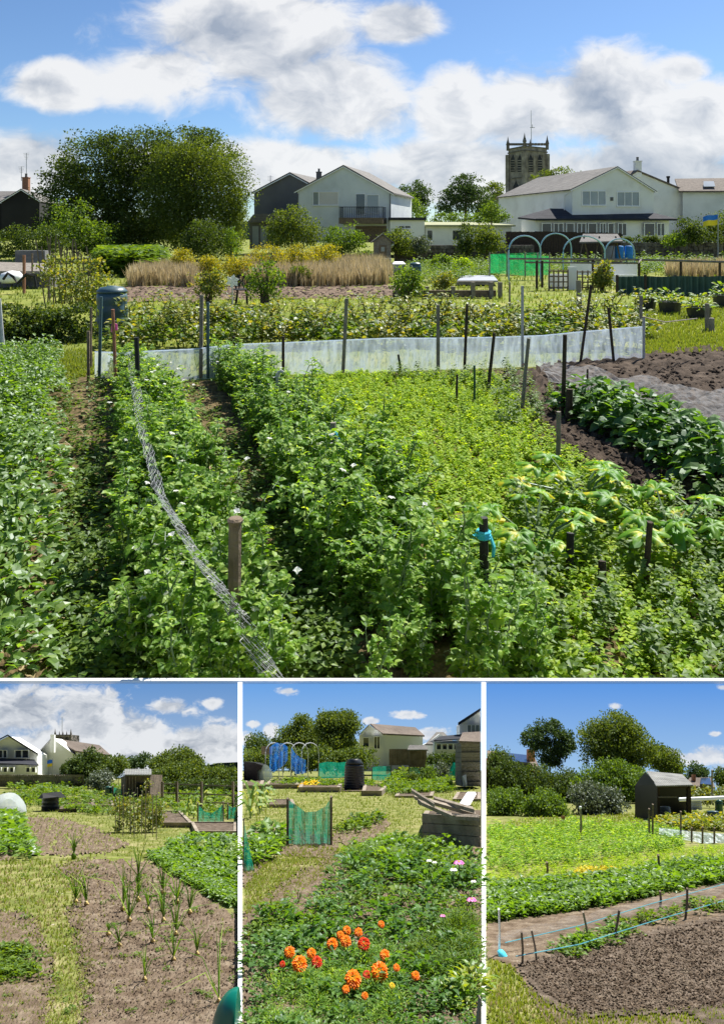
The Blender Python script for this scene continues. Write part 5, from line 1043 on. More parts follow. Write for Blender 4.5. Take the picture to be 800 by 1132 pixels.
t = bin_(SL, 'squat black bin covered with a flapping black sheet, near the white fleece tunnel', 56, 896, 19, 18, 'blackplastic'); m = M(); D = SL.D(896); m.prism([P(42, 883, D-.1), P(47, 877, D-.1), P(62, 875.5, D), P(69, 882, D-.1), P(64, 881, D-.12), P(48, 882.5, D-.15)], (0, .1, 0)); m.build('cover', MT['black'], t)
t = thing('fleece_tunnel', 'white fleece tunnel over a crop at the left edge', 'crop tunnel', SL.G(10, 899)); m = M(); D = SL.D(899); u = U(D); V = []
for i in range(9):
    for k in range(11): a = math.pi*k/10; V.append(P(10+20*math.cos(a)*(1-.06*i), 898-22*math.sin(a)*(1-.04*i)+R.normal()*.3, D+i*.12))
m.add(V, [(i*11+k, i*11+k+1, (i+1)*11+k+1, (i+1)*11+k) for i in range(8) for k in range(10)]+[tuple(range(11))]); m.build('cover', MT['whitetunnel'], t, True)
def netpanel(st, label, pts, D, mat='greennet_s', posts=True, pw=1.6, wav=.01, pm_='wood_s2', sag=0):
    t = thing('windbreak_net', label, 'net panel', P(pts[0][0], pts[0][2], D)); m = M(); q = []
    n = len(pts)
    netstrip(m, st, pts, D, wav, 5); m.build('net', MT[mat], t)
    for x, a, b in (pts[0], pts[-1]): m = M(); m.tube([P(x, b+1.5, D-.01), P(x, a-1.5, D-.01)], pw*U(D)/2, 6); m.build('post', MT[pm_], t)
    return t
netpanel(SL, 'sagging green net panel on posts behind the right-hand raised bed, lower left view', [(219, 889, 911), (226, 897, 911), (234, 899, 910), (241, 895, 909), (247, 888, 908)], SL.D(911)); netpanel(SL, 'green net panel cropped by the right edge of the lower left view', [(252, 890, 905), (257, 893, 905), (261.5, 892, 905)], SL.D(906)); netpanel(SL, 'small green net panel beside the dark green compost bin, by the shed', [(125, 870, 884), (131, 872, 885), (136, 872, 884)], SL.D(885))
def rbed(st, label, front, back, h, mat='wood_s', fill='soil_s2', name='raised_bed'):
    """front: (xl,xr,y) base line; back: (xl,xr,y)"""
    (a, b, y), (c, d, y2) = front, back; t = thing(name, label, 'raised bed', st.G((a+b)/2, y)); Hh = h*U(st.D(y)); q = [st.G(a, y), st.G(b, y), st.G(d, y2), st.G(c, y2)]; up = np.array([0, 0, Hh])
    for i in range(4):
        p, r = q[i], q[(i+1) % 4]; n = np.cross(r-p, [0, 0, 1]); n /= np.linalg.norm(n); m = M(); m.prism([p, r, r+up, p+up], -n*.02*st.D(y)/4); m.build('board', MT[mat], t)
    m = M(); ins = up*.8; m.prism([k+ins*.2+(sum(q)/4-k)*.03 for k in q], ins*.8); m.build('soil', MT[fill], t); return t
rbed(SL, 'long low timber raised bed in the middle of the lower left view', (178, 213, 915), (160, 200, 901), 6); rbed(SL, 'timber raised bed in front of the sagging green net', (216, 262, 925), (211, 262, 914), 6.5); rbed(SL, 'pale-edged raised bed right of the black-sheeted bin', (66, 108, 898), (70, 104, 890), 4, 'wood_s2'); rbed(SL, 'small raised bed between the flapping sheet and the bean canes', (100, 126, 893), (102, 126, 886), 3)
# soil areas
bed(SL, 'soil_bed', 'soil_s', [(15, 908), (40, 903), (72, 906), (110, 918), (143, 934), (120, 943), (60, 946), (18, 944)])
bed(SL, 'soil_bed', 'soil_s', [(62, 958), (100, 950), (160, 953), (195, 968), (300, 1045), (300, 1200), (75, 1200), (100, 1090), (75, 1010), (95, 985)], jag=3)
bed(SL, 'soil_bed', 'soil_s', [(-60, 920), (10, 915), (14, 950), (-60, 960)]); bed(SL, 'soil_bed', 'soil_s', [(-60, 1000), (30, 1010), (60, 1060), (40, 1200), (-60, 1200)], jag=5)
sclod = M().lathe((0, 0, 0), [(.45, -.2), (.6, -.05), (.45, .10), (.15, .15)], 6)
m = M(); pts = spx(SL, [(70, 955), (190, 965), (262, 1030), (262, 1132), (90, 1132), (80, 1000)], 6000, .006); place(m, sclod, pts, .3, 1.5, .6, pts[:, 1]*1.3/F); pts = spx(SL, [(20, 908), (72, 908), (140, 933), (60, 944)], 900); place(m, sclod, pts, .3, 1.1, .6, pts[:, 1]*.7/F)
stuff('soil_clods', 'pale dry crumbs of soil over the onion bed', 'soil clods', m, MT['soil_s'])
grassy(SL, [(-60, 940), (110, 945), (165, 950), (262, 940), (262, 925), (210, 905), (60, 880), (-60, 885)], 5200, 2.6, label='short grass around the raised beds, lower left view')
grassy(SL, [(-60, 948), (100, 950), (90, 1000), (110, 1080), (90, 1200), (-60, 1200)], 6500, 4.5, label='patchy grass left of the onion bed')
grassy(SL, [(-60, 948), (110, 950), (100, 1000), (130, 1080), (120, 1200), (-60, 1200)], 2600, 4.5, 'drygrass', 'straw-coloured dry grass among the patchy grass by the onions', 'dry_grass')
SQ = [bush_plant(1, 1.3, 26, .5, .3, False) for _ in range(4)]
m = M(); pts = spx(SL, [(10, 870), (262, 872), (262, 905), (130, 905), (10, 890)], 500); place(m, SQ, pts, .5, 1.2, .2, pts[:, 1]*8/F); stuff('vegetable_beds', 'mixed green crops in the far beds of the lower left view', 'vegetables', m, MT['shrub'])
m = M(); pts = spx(SL, [(-10, 1050), (40, 1052), (45, 1085), (-10, 1090)], 70); place(m, SQ, pts, .5, 1.0, .2, pts[:, 1]*14/F); pts = spx(SL, [(0, 960), (262, 960), (262, 1132), (0, 1132)], 110); place(m, SQ, pts, .3, 1.0, .2, pts[:, 1]*8/F); stuff('weeds', 'leafy weeds on the ground around the onions', 'weeds', m, MT['shrub'])
m = M(); pts = spx(SL, [(62, 958), (195, 962), (262, 1030), (262, 1132), (20, 1132), (40, 1000)], 900); place(m, GB, pts, .3, 1.2, .4, pts[:, 1]*5/F); stuff('dry_grass', 'dead straw and wisps of grass scattered over the onion bed', 'dry grass', m, MT['drygrass'])
m = M(); pts = spx(SL, [(20, 905), (140, 930), (262, 1030), (262, 1132), (0, 1132), (0, 950)], 500); place(m, GB, pts, .3, 1.2, .4, pts[:, 1]*6/F); stuff('grass', 'green weedy grass coming up through the onion bed soil', 'grass', m, MT['grass'])
# potato and marrow bed right
m = M(); pts = spx(SL, [(165, 948), (200, 940), (262, 948), (262, 1004), (230, 990), (190, 965)], 800); place(m, SQ, pts, .8, 1.2, .15, pts[:, 1]*9/F); pts = spx(SL, [(185, 935), (262, 930), (262, 980), (220, 968)], 260, 0, 6); place(m, SQ, pts, .8, 1.2, .15, pts[:, 1]*12/F)
stuff('potato_bed', 'low leafy bed of dark green plants right of the onions', 'vegetables', m, MT['potato'])
for x, y, s_, lab in ((238, 950, 26, 'bright marrow plant at the back of the leafy bed right of the onions'), (212, 945, 20, 'smaller bright marrow plant left of the other in the leafy bed')):
    p = SL.G(x, y); u = U(p[1]); t = thing('marrow_plant', lab, 'marrow plant', p); m = M(); st_ = M()
    for i in range(9):
        a = i*.7+U_(-.2, .2); e = p+np.array([math.cos(a)*s_*.55*u, math.sin(a)*s_*.5*u, s_*.6*u*U_(.6, 1)]); st_.tube([p, e], [.03*s_*u, .02*s_*u], 4)
        if keep_clip(SL, e[None], 7)[0]: m.inst(palm_leaf(s_*.32*u), [aim(e, a, U_(-.1, .5))])
    st_.build('stem', MT['peastem'], t); m.build('foliage', MT['courgette'], t)
m = M(); pts = spx(SL, [(0, 905), (14, 905), (34, 935), (34, 950), (0, 945)], 60, 0, 4); place(m, SQ, pts, .8, 1.2, .15, pts[:, 1]*15/F); stuff('potato_bed', 'row of leafy plants at the left edge beside a pale plank', 'vegetables', m, MT['potato'])
t = thing('plank', 'pale plank lying beside the leafy row at the left edge', 'plank', SL.G(30, 930)); m = M(); q = [SL.G(16, 911, .01), SL.G(20, 911, .01), SL.G(43, 946, .01), SL.G(35, 947, .01)]; m.prism(q, (0, 0, .012)); m.build('board', MT['whiteboard'], t)
# onions
def onion(h, nl): 
    T = M(); b = M(); b.lathe((0, 0, 0), [(.02, -.02), (.07, .02), (.09, .09), (.07, .15), (.03, .2), (.02, .26)], 10)
    for i in range(nl):
        a = U_(0, 6.28); L = h*U_(.6, 1.0); le = U_(.05, .55) if U_(0, 1) < .75 else U_(.8, 1.3); T.tube([(0, 0, .2), (math.cos(a)*le*L*.3, math.sin(a)*le*L*.3, .2+L*.5), (math.cos(a)*le*L, math.sin(a)*le*L, .2+L*(1-le*.4))], [.02, .014, .004], 5)
    return b, T
ops = []
ON = [(84, 1000, 44, 'tallest leafy onion of the left-hand pair'), (96, 1003, 36, 'right-hand onion of the left-hand pair'), (136, 1008, 40, 'onion with upright leaves near the back of the bed'), (143, 1020, 62, 'tall dark-leaved onion in the centre of the bed'), (164, 1009, 26, 'short onion with fanned leaves, back centre'), (153, 998, 30, 'small onion at the back of the bed'), (181, 1021, 44, 'onion with tall leaves right of the centre'), (195, 1036, 52, 'fat pale onion bulb with arching leaves'), (169, 1044, 34, 'fat pale onion bulb in front of the arching leaves'), (132, 1048, 24, 'little onion bulb in front of the tall dark-leaved onion'), (120, 1036, 12, 'bare yellow onion bulb at the left of the group'), (192, 1064, 40, 'small onion bulb with long drooping leaves'), (210, 1012, 34, 'onion near the leafy bed'), (218, 1058, 34, 'thin upright onion shoot towards the right'), (160, 1086, 34, 'straggly onion shoot in the front of the bed'), (242, 1110, 88, 'tall single onion stalk at the front right'), (196, 1000, 40, 'back-row onion with thin leaves beside the leafy bed'), (180, 990, 36, 'back-row onion with crossed thin leaves'), (153, 975, 40, 'thin upright stalk at the back of the onion bed'), (82, 950, 24, 'lone thin leek-like stalk on the grass side')]
for i, (x, y, h, lab) in enumerate(ON):
    p = SL.G(x, y); u = U(p[1]); h *= 1.22; k = 33*u; b, T_ = onion(h*u/k, 9 if h < 80 else 5); t = thing('onion_plant', lab, 'onion', (0, 0, 0), 'onions growing in the dry bed'); ms = [shr() @ np.diag([k, k, k, 1])]
    m = M(); m.inst(b, ms); m.build('bulb', MT['onion'] if i not in (18, 19) else MT['shrub'], t); m = M(); m.inst(T_, ms); m.build('leaves', MT['pea'], t); t.location = [float(v) for v in p]
# bean canes in the middle
t = thing('bean_frame', 'open square of bean canes with young climbing plants, lower left view', 'bean frame', SL.G(150, 920))
for i in range(12):
    x = 128+i*4.1; b = 916+(i % 3)*4+i*.4; m = M(); m.tube([SL.G(x, b), P(x+U_(-1, 1), 872+U_(-6, 8), SL.D(b))], .0028, 4); m.build('cane', MT['wood_s'], t)
m = M(); m.inst(LEAFQ, crown_mesh(SL, lobespx([(x, 902+U_(-10, 6), 5, 12) for x in range(127, 178, 5)]+[(161, 878, 4, 12), (140, 917, 14, 5), (168, 920, 10, 5)], SL.D(920)), 2400, 2.4*U(SL.D(920)), per=4)); m.build('foliage', MT['bean'], t)
def maize(st, label, px, base, h, n=5, grp=None, name='sweetcorn_plant'):
    p = st.G(px, base); u = U(p[1]); t = thing(name, label, 'sweetcorn', p, grp); H = h*u; m = M(); m.tube([p, p+[0, 0, H*.8]], [.03*H, .012*H], 5); m.build('stalk', MT['peastem'], t); m = M()
    for i in range(n*2):
        a = i*2.5+U_(-.3, .3); z = H*(.1+.65*i/(2*n)); L = H*.55; w = .045*H; d = np.array([math.cos(a), math.sin(a), 0]); s = np.array([-d[1], d[0], 0])
        c = [p+[0, 0, z], p+d*L*.4+[0, 0, z+L*.55], p+d*L*.8+[0, 0, z+L*.5], p+d*L*1.05+[0, 0, z+L*.1]]; ww = [w*.6, w, w*.7, .002]
        V = [q for k in range(4) for q in (c[k]-s*ww[k], c[k]+s*ww[k])]; m.add(V, [(2*k, 2*k+1, 2*k+3, 2*k+2) for k in range(3)])
    m.build('leaf_blades', MT['courgette'], t); return t
for x, y, lab in ((207, 906, 'sweetcorn plant left of the sagging green net'), (214, 905, 'sweetcorn plant nearest the left post of the sagging net'), (224, 893, 'sweetcorn plant behind the sagging green net')): maize(SL, lab, x, y, 22, grp='young sweetcorn by the green net')
# watering can / teal tub in the corner
t = thing('water_butt', 'teal plastic tub cropped by the bottom right corner of the onion-bed view', 'tub', P(258, 1150, 1.25)); m = M(); V = []; c = P(262, 1150, 1.28)
for i in range(9):
    a = i/8*math.pi/2
    for k in range(24): b = 2*math.pi*k/24; x_ = .048*math.cos(a)*math.cos(b); V.append(c+np.array([min(x_, .0008), .04*math.cos(a)*math.sin(b), .088*math.sin(a)]))
m.add(V, [(i*24+k, i*24+(k+1) % 24, (i+1)*24+(k+1) % 24, (i+1)*24+k) for i in range(8) for k in range(24)]); m.build('body', MT['tealplastic'], t, True)

# ---------------------------------------------------------------- MIDDLE: marigold view
KS[0] = (842-HY)/F
for lab, D, lobes, mat, n, ls in (('small round dark tree at the far left, lower middle view', 14, [(285, 826, 14, 12), (292, 832, 12, 8), (278, 835, 9, 8)], 'tree_dark', 1800, 1.5), ('loose grey-green tree left of the big round tree, lower middle view', 14.2, [(322, 814, 16, 12), (335, 808, 16, 14), (312, 823, 16, 9), (343, 822, 14, 14)], 'tree_mid', 3600, 1.5),
    ('big round dense green tree left of the white gabled house, lower middle view', 13.6, [(372, 808, 22, 17), (360, 800, 14, 10), (384, 802, 13, 11), (374, 822, 22, 12)], 'tree_mid', 6500, 1.5)):
    tree(SC, 'tree', lab, 'tree', D, lobes, None, 858, mat, n, ls)
fol(SC, [(x, 840+2*math.sin(x*.5), 14, 9) for x in range(270, 405, 10)], 12.6, 5200, 1.5, 'tree_mid', 'hedge', 'loose bramble hedge behind the blue cage, lower middle view', 'hedge')
fol(SC, [(x, 840, 10, 4) for x in range(460, 535, 9)], 12.4, 1500, 1.3, 'tree_dark', 'hedge', 'low clipped hedge below the sunroom, lower middle view', 'hedge')
t = house_px(SC, 'gabled_house', 'white house with shaded gable and long brown roof, centre of the lower middle view', 'house', 14.4, [(397, 852), (397, 813), (408, 801.5), (424, 812), (424, 852)], 'trim_white', [('side_wall', 'trim_white', [(424, 852), (424, 811.5), (467, 814), (467, 852)], .03, .4)])
roofp(t, SC, 'roof_brown', [(423, 812.3, 14.3), (469, 814.5, 14.3), (459, 805.5, 15.2), (409, 801.4, 15.2)]); roofp(t, SC, 'roof_grey', [(395.5, 814, 14.3), (408.5, 801.2, 14.3), (408.5, 801.2, 15.1), (395.5, 814, 15.1)], .02)
frames(t, SC, 14.35, 401, 408, 815, 826, 1); frames(t, SC, 14.35, 413, 420, 814, 828, 2)
t = house_px(SC, 'small_house', 'low hip-roofed outbuilding right of the white brown-roofed house', 'house', 15, [(468, 850), (468, 823), (474, 820), (486, 811), (498, 820), (504, 823), (504, 850)], 'trim_white', []); roofp(t, SC, 'roof_grey', [(470, 824, 14.9), (504, 824, 14.9), (490, 810.8, 15.4), (482, 810.8, 15.4)])
t = house_px(SC, 'gabled_house', 'white house with sunroom cropped at the right of the lower middle view', 'house', 13.9, [(508, 850), (508, 801), (532, 786), (532, 850)], 'trim_white', [('sunroom', 'trim_white', [(480, 850), (480, 820), (510, 818), (510, 850)], -.3, .3)])
roofp(t, SC, 'roof_dark', [(506, 801.5, 13.8), (532, 785.5, 13.8), (532, 785.5, 14.3), (506, 801.5, 14.3)], .05); frames(t, SC, 13.85, 516, 530, 801, 811, 3, 'glass_pale'); roofp(t, SC, 'roof_dark', [(479, 819.5, 13.5), (512, 817.5, 13.5), (512, 812.5, 13.8), (486, 815, 13.8)], .02, 'sunroom_roof')
for x in (482, 488.5, 495, 501): frames(t, SC, 13.55, x, x+5.8, 822, 829, 1)
for lab, x0, x1, y0, y1, D in (('long dark board fence under the brown-roofed house', 430, 473, 828, 846, 11.6), ('dark shed with a sloping roof beside the board fence', 452, 472, 829, 848, 10.8)):
    t = thing('board_shed' if 'shed' in lab else 'board_fence', lab, 'shed' if 'shed' in lab else 'fence', P((x0+x1)/2, y1, D)); m = M()
    n = int((x1-x0)/2.6)
    for i in range(n): xb(m, SC, x0+i*2.6, x0+i*2.6+2.4, y0, y1, D+U_(0, .01), .05 if 'fence' in lab else .5)
    m.build('boards', MT['wood_s2'], t)
    if 'shed' in lab: roofp(t, SC, 'roof_grey', [(x0-2, y0+1, D-.1), (x1+1, y0+1, D-.1), (x1-2, y0-4, D+.4), (x0, y0-4, D+.4)], .02)
# blue cage
t = thing('fruit_cage', 'hooped fruit cage partly draped in blue netting, lower middle view', 'fruit cage', SC.G(322, 863)); D = 11.8
for i, x in enumerate((303, 318, 331, 343)):
    m = M(); r = 9.5; m.tube([P(x-r, 862.5, D+i*.02)]+[P(x-r*math.cos(a), 832-11*math.sin(a), D+i*.02+.3*a/math.pi) for a in np.linspace(0, math.pi, 9)]+[P(x+r, 862, D+.3)], .007, 5); m.build('hoop', MT['metal_grey'], t)
m = M(); netstrip(m, SC, [(298, 826, 857), (305, 821, 852), (314, 822, 846), (318, 826, 840)], D-.1, .05); netstrip(m, SC, [(322, 826, 850), (327, 834, 856), (333, 838, 856), (338, 840, 854)], D-.1, .05); m.build('netting', MT['bluenet'], t)
m = M(); xb(m, SC, 289, 300, 825, 834, D+.3, .1); tag(m.build('timber_screen', MT['wood']), 'brown timber panel behind the left end of the fruit cage', 'panel')
for lab, pts, y in (('long green net screen behind the ribbed black bin', [(352, 840, 855), (362, 838, 854), (374, 839, 854), (385, 838, 852)], 856), ('green net screen right of the ribbed black bin', [(411, 844, 856), (420, 843, 857), (432, 843, 856)], 858), ('small green cloche net by the pale shed', [(452, 845, 849), (458, 844, 850), (464, 845, 849)], 853)): netpanel(SC, lab, [(x, a+4, b+6) for x, a, b in pts], min(SC.D(y), 11.6), pw=1.0)
t = thing('cloche', 'green triangular net cloche beside the right-hand shed', 'cloche', SC.G(503, 863)); D = SC.D(863); m = M(); m.prism([P(496, 863, D), P(504, 843, D+.1), P(508, 862, D)], (0, .5, 0)); m.build('net', MT['greennet_s'], t)
t = thing('tarpaulin', 'crumpled black tarpaulin over a frame at the left edge, lower middle view', 'tarpaulin', SC.G(278, 866)); D = SC.D(866); m = M(); m.prism([P(269.5, 864, D), P(269.5, 842, D), (P(281, 843, D)), P(290, 846, D), P(288, 851, D), P(284, 851, D), P(286, 864, D)], (0, .6, 0)); m.build('sheet', MT['black'], t)
t = thing('net_tunnel', 'grey-green netted tunnel beside the black tarpaulin', 'crop tunnel', SC.G(294, 866)); m = M(); V = []
for i in range(7):
    for k in range(9): a = math.pi*k/8; V.append(P(293+9*math.cos(a), 864-19*math.sin(a), D+.1+i*.12))
m.add(V, [(i*9+k, i*9+k+1, (i+1)*9+k+1, (i+1)*9+k) for i in range(6) for k in range(8)]+[tuple(range(9))]); m.build('cover', MT['greytunnel'], t, True)
# ribbed black bin
p = SC.G(391.5, 873.5); u = U(p[1]); t = thing('compost_bin', 'ribbed charcoal compost bin with a lid on the grass, centre of the lower middle view', 'compost bin', p); r = 11.5*u; m = M(); prof = [(r*.98, -.05*u)]
for i in range(9): z = (1.5+i*2.9)*u; prof += [(r*(1.0-.012*i), z), (r*(1.03-.012*i), z+.9*u), (r*(1.03-.012*i), z+1.9*u), (r*(.99-.012*i), z+2.6*u)]
prof += [(r*.8, 28.5*u)]; m.lathe(p, prof, 28); m.build('body', MT['blackplastic'], t, True); m = M(); m.lathe(p, [(r*.86, 28.6*u), (r*.88, 29.8*u), (r*.7, 32*u), (r*.66, 34*u), (r*.2, 34.6*u)], 24); m.build('lid', MT['blackplastic'], t, True)
m = M(); m.lathe(SC.G(391.5, 874.5), [(r*1.45, -.02*u), (r*1.45, .9*u), (r*1.1, 1.0*u)], 20); m.build('base', MT['soil_s2'], t)
for lab, f_, b_, h_ in (('raised bed with leafy salad behind the sagging net, at left', (292, 330, 872), (300, 334, 865), 5), ('raised bed with yellow flowers left of the ribbed bin', (330, 376, 876), (334, 380, 868), 6), ('raised bed right of the ribbed bin', (400, 422, 880), (402, 430, 872), 6), ('low stone-edged bed near the left edge, lower middle view', (292, 326, 893), (294, 324, 887), 4), ('shallow bed with sprawling greens in the middle distance right', (436, 478, 882), (440, 480, 877), 2.5), ('pale slab-edged bed beyond the crate', (500, 531, 886), (505, 531, 878), 3), ('raised bed at the far left beside the tarpaulin', (269.5, 290, 872), (270, 292, 866), 4)): rbed(SC, lab, f_, b_, h_)
def leafystuff(st, poly, n, hpx, mat, name, label, cat='vegetables', T=None, tilt=.2, m0=3, s=(.6, 1.2)):
    m = M(); pts = spx(st, poly, n, 0, m0); place(m, T or SQ, pts, s[0], s[1], tilt, pts[:, 1]*hpx/F); return stuff(name, label, cat, m, MT[mat])
leafystuff(SC, [(290, 868), (334, 866), (380, 868), (425, 872), (440, 856), (495, 856), (500, 876), (440, 880), (410, 874), (330, 872)], 420, 8, 'shrub', 'vegetable_beds', 'mixed low greens in the far beds, lower middle view')
leafystuff(SC, [(334, 870), (350, 868), (350, 872), (334, 873)], 60, 6, 'yellow_petal', 'bedding_flowers', 'small yellow flowers in the raised bed left of the ribbed bin', 'flowers')
leafystuff(SC, [(430, 846), (500, 846), (505, 856), (480, 862), (440, 860)], 220, 10, 'tree_mid', 'vegetable_beds', 'bushy mixed plants in front of the dark board fence', 'plants')
for x, b, w, h, mt, lab in ((473, 866, 18, 20, 'shrub', 'leafy bush left of the triangular cloche'), (489, 864, 16, 20, 'shrub_grey', 'pale feathery bush beside the triangular cloche'), (457, 868, 14, 12, 'tree_mid', 'low dark bush in the middle distance right, lower middle view'), (523, 868, 16, 16, 'courgette', 'lime-leaved bush in front of the pale board shed')): clump(SC, 'bush', lab, 'bush', x, b, w, h, mt, 700, 1.8, lobes=[(x, b-h*.55, w*.5, h*.45)])
grassy(SC, [(268, 935), (268, 870), (300, 860), (531, 858), (531, 900), (470, 905), (440, 935), (400, 930), (300, 945)], 6500, 2.8, label='mown grass path round the beds, lower middle view')
grassy(SC, [(268, 1012), (268, 960), (340, 935), (385, 940), (370, 960), (300, 1010)], 3600, 3.6, label='worn grass path left of the flower bed'); grassy(SC, [(268, 1012), (268, 960), (340, 940), (380, 945), (370, 960), (300, 1010)], 900, 3.6, 'drygrass', 'dry straw-coloured blades on the worn grass path', 'dry_grass')
bed(SC, 'soil_bed', 'soil_s', [(368, 925), (380, 906), (425, 900), (432, 912), (410, 930), (380, 935)]); bed(SC, 'soil_bed', 'soil_s', [(268, 922), (300, 912), (375, 930), (368, 950), (300, 945), (268, 985)]); bed(SC, 'soil_bed', 'soil_s', [(268, 1012), (340, 960), (400, 940), (531, 925), (531, 1200), (268, 1200)], jag=4)
netpanel(SC, 'teal-green net stretched between two dark posts in the foreground grass', [(318, 884, 932), (326, 889, 934), (338, 898, 936), (350, 897, 936), (360, 891, 935), (366, 882, 933)], SC.D(934), pw=3, wav=.012, pm_='wood_s2')
netpanel(SC, 'teal-green net leaning in the lower left corner of the marigold view', [(269.5, 906, 966), (273, 925, 966), (281, 962, 967)], SC.D(964), pw=1.2)
# timber bed, planks
t = thing('timber_crate_bed', 'weathered timber-sided raised bed with loose planks on top, at right', 'raised bed', SC.G(500, 933)); D = SC.D(933)
for i in range(3): m = M(); m.prism([P(467+i*.3, 900+i*10.2+9.6, D), P(467+i*.3, 900+i*10.2, D), P(531, 902+i*11.8, D-.45), P(531, 902+i*11.8+11, D-.45)], (0, .05, 0)); m.build('board', MT['wood_s'], t)
for i in range(3): m = M(); m.prism([P(467, 909+i*10, D), P(467, 900+i*10, D), P(470, 896+i*9.4, D+.9), P(470, 904+i*9.4, D+.9)], (.03, 0, 0)); m.build('board', MT['wood_s'], t)
m = M(); m.prism([P(468, 903, D+.1), P(531, 906, D-.3), P(531, 897, D+1), P(470, 898, D+1)], (0, 0, .01)); m.build('soil', MT['soil_s2'], t)
for i, (a, b, c, d, lab) in enumerate(((455, 877, 480, 893, 'short loose plank sticking out left of the timber bed'), (458, 884, 526, 904, 'long loose plank across the top of the timber bed'), (480, 886, 524, 899, 'upper loose plank on the timber bed'), (462, 889, 500, 906, 'lower loose plank resting on the front of the timber bed'), (483, 905, 530, 908, 'flat loose plank along the front edge of the timber bed'))):
    m = M(); e, g_ = P(a, b, D+.2-.06*i), P(c, d, D-.3-.06*i); m.prism([e, g_, g_+[0, 0, .018], e+[0, 0, .018]], (0, .05, .01)); tag(m.build('plank', MT['wood_s']), lab, 'plank', 'loose planks on the timber bed')
# right shed
t = thing('shed', 'grey board shed with a dark felt roof at the right edge of the marigold view', 'shed', SC.G(520, 872)); D = SC.D(872); m = M()
for i in range(9): xb(m, SC, 509.5, 532, 821+i*5.4, 821+i*5.4+5.1, D+.02*(i % 2), .6)
m.build('wall', MT['wood_grey'], t); roofp(t, SC, 'roof_brown', [(507, 821.5, D-.15), (531, 822.5, D-.15), (531, 811, D+.5), (511, 812, D+.5)], .03); m = M(); m.prism([P(512, 870, D-.2), P(511, 858, D-.2), P(515, 856, D-.15), (P(516, 869, D-.2))], (0, .05, 0)); tag(m.build('sack', MT['cyanfab'] if 0 else MT['greyplastic']), 'pale blue-grey sack leaning against the grey board shed', 'sack')
t = thing('slab', 'pale stone slab propped on rubble by the timber bed', 'slab', SC.G(515, 888)); m = M(); m.prism([P(509, 890, 6.3), P(517, 878, 6.5), P(526, 878, 6.5), P(519, 890, 6.3)], (0, .04, .02)); m.build('stone', MT['whiteboard'], t)
for x, b, h, lab in ((274, 905, 36, 'sweetcorn plant at the left edge of the marigold view'), (284, 900, 32, 'sweetcorn plant right of the leftmost one'), (291, 895, 24, 'shortest sweetcorn plant beside the slab-edged bed')): maize(SC, lab, x+3, b, h, 6, 'sweetcorn at the left edge')
leafystuff(SC, [(268, 940), (300, 925), (318, 930), (300, 948), (280, 962)], 26, 20, 'potato', 'vegetable_beds', 'broad-leaved squash foliage behind the leaning corner net', m0=6); leafystuff(SC, [(370, 918), (400, 905), (425, 905), (415, 915), (390, 925)], 40, 11, 'shrub', 'vegetable_beds', 'small squash plants on the bare patch right of the net', m0=6)
# flower bed
FB = [bush_plant(1, 1.5, 44, .34, .17, True) for _ in range(3)]; FN = [bush_plant(1, 1.3, 150, .26, .035, False, 0, .5) for _ in range(3)]
LEG = [(268, 1040), (300, 1005), (345, 968), (400, 945), (470, 938), (531, 945), (531, 1132), (268, 1132)]
leafystuff(SC, [(268, 1055), (300, 1015), (345, 985), (400, 960), (470, 960), (531, 980), (531, 1210), (268, 1210)], 300, 24, 'potato_dark', 'flower_bed_foliage', 'dark mid-green leaves filling the marigold bed', 'foliage', FB, m0=11, s=(.4, 1.3))
leafystuff(SC, [(268, 1055), (300, 1015), (345, 985), (400, 960), (470, 960), (531, 980), (531, 1210), (268, 1210)], 190, 17, 'potato', 'flower_bed_foliage', 'small bright leaves among the darker leaves of the marigold bed', 'foliage', FB, m0=8, s=(.5, 1.3))
leafystuff(SC, [(268, 1035), (300, 1010), (400, 965), (470, 960), (531, 980), (531, 1060), (480, 1010), (300, 1060)], 34, 26, 'shrub', 'broad_leaves', 'broad pale leaves standing above the marigold bed', 'foliage', FB, m0=13, s=(.6, 1.1))
leafystuff(SC, [(385, 958), (400, 940), (430, 936), (470, 938), (531, 950), (531, 985), (450, 975)], 130, 20, 'potato', 'flower_bed_foliage', 'taller leafy plants at the back of the marigold bed', 'foliage', FB, m0=10)
leafystuff(SC, [(300, 1080), (345, 1055), (440, 1065), (450, 1180), (300, 1210)], 120, 24, 'pea', 'flower_bed_foliage', 'feathery marigold foliage around the orange flowers', 'foliage', FN, m0=10)
leafystuff(SC, [(455, 1075), (465, 1030), (520, 1022), (531, 1080), (480, 1090)], 60, 26, 'shrub', 'flower_bed_foliage', 'fine bright feathery cosmos foliage at the right', 'foliage', FN, m0=10)
leafystuff(SC, [(385, 950), (470, 938), (480, 945), (400, 962)], 60, 18, 'shrub', 'flower_bed_foliage', 'feathery dill-like foliage at the back of the bed', 'foliage', FN, m0=10)
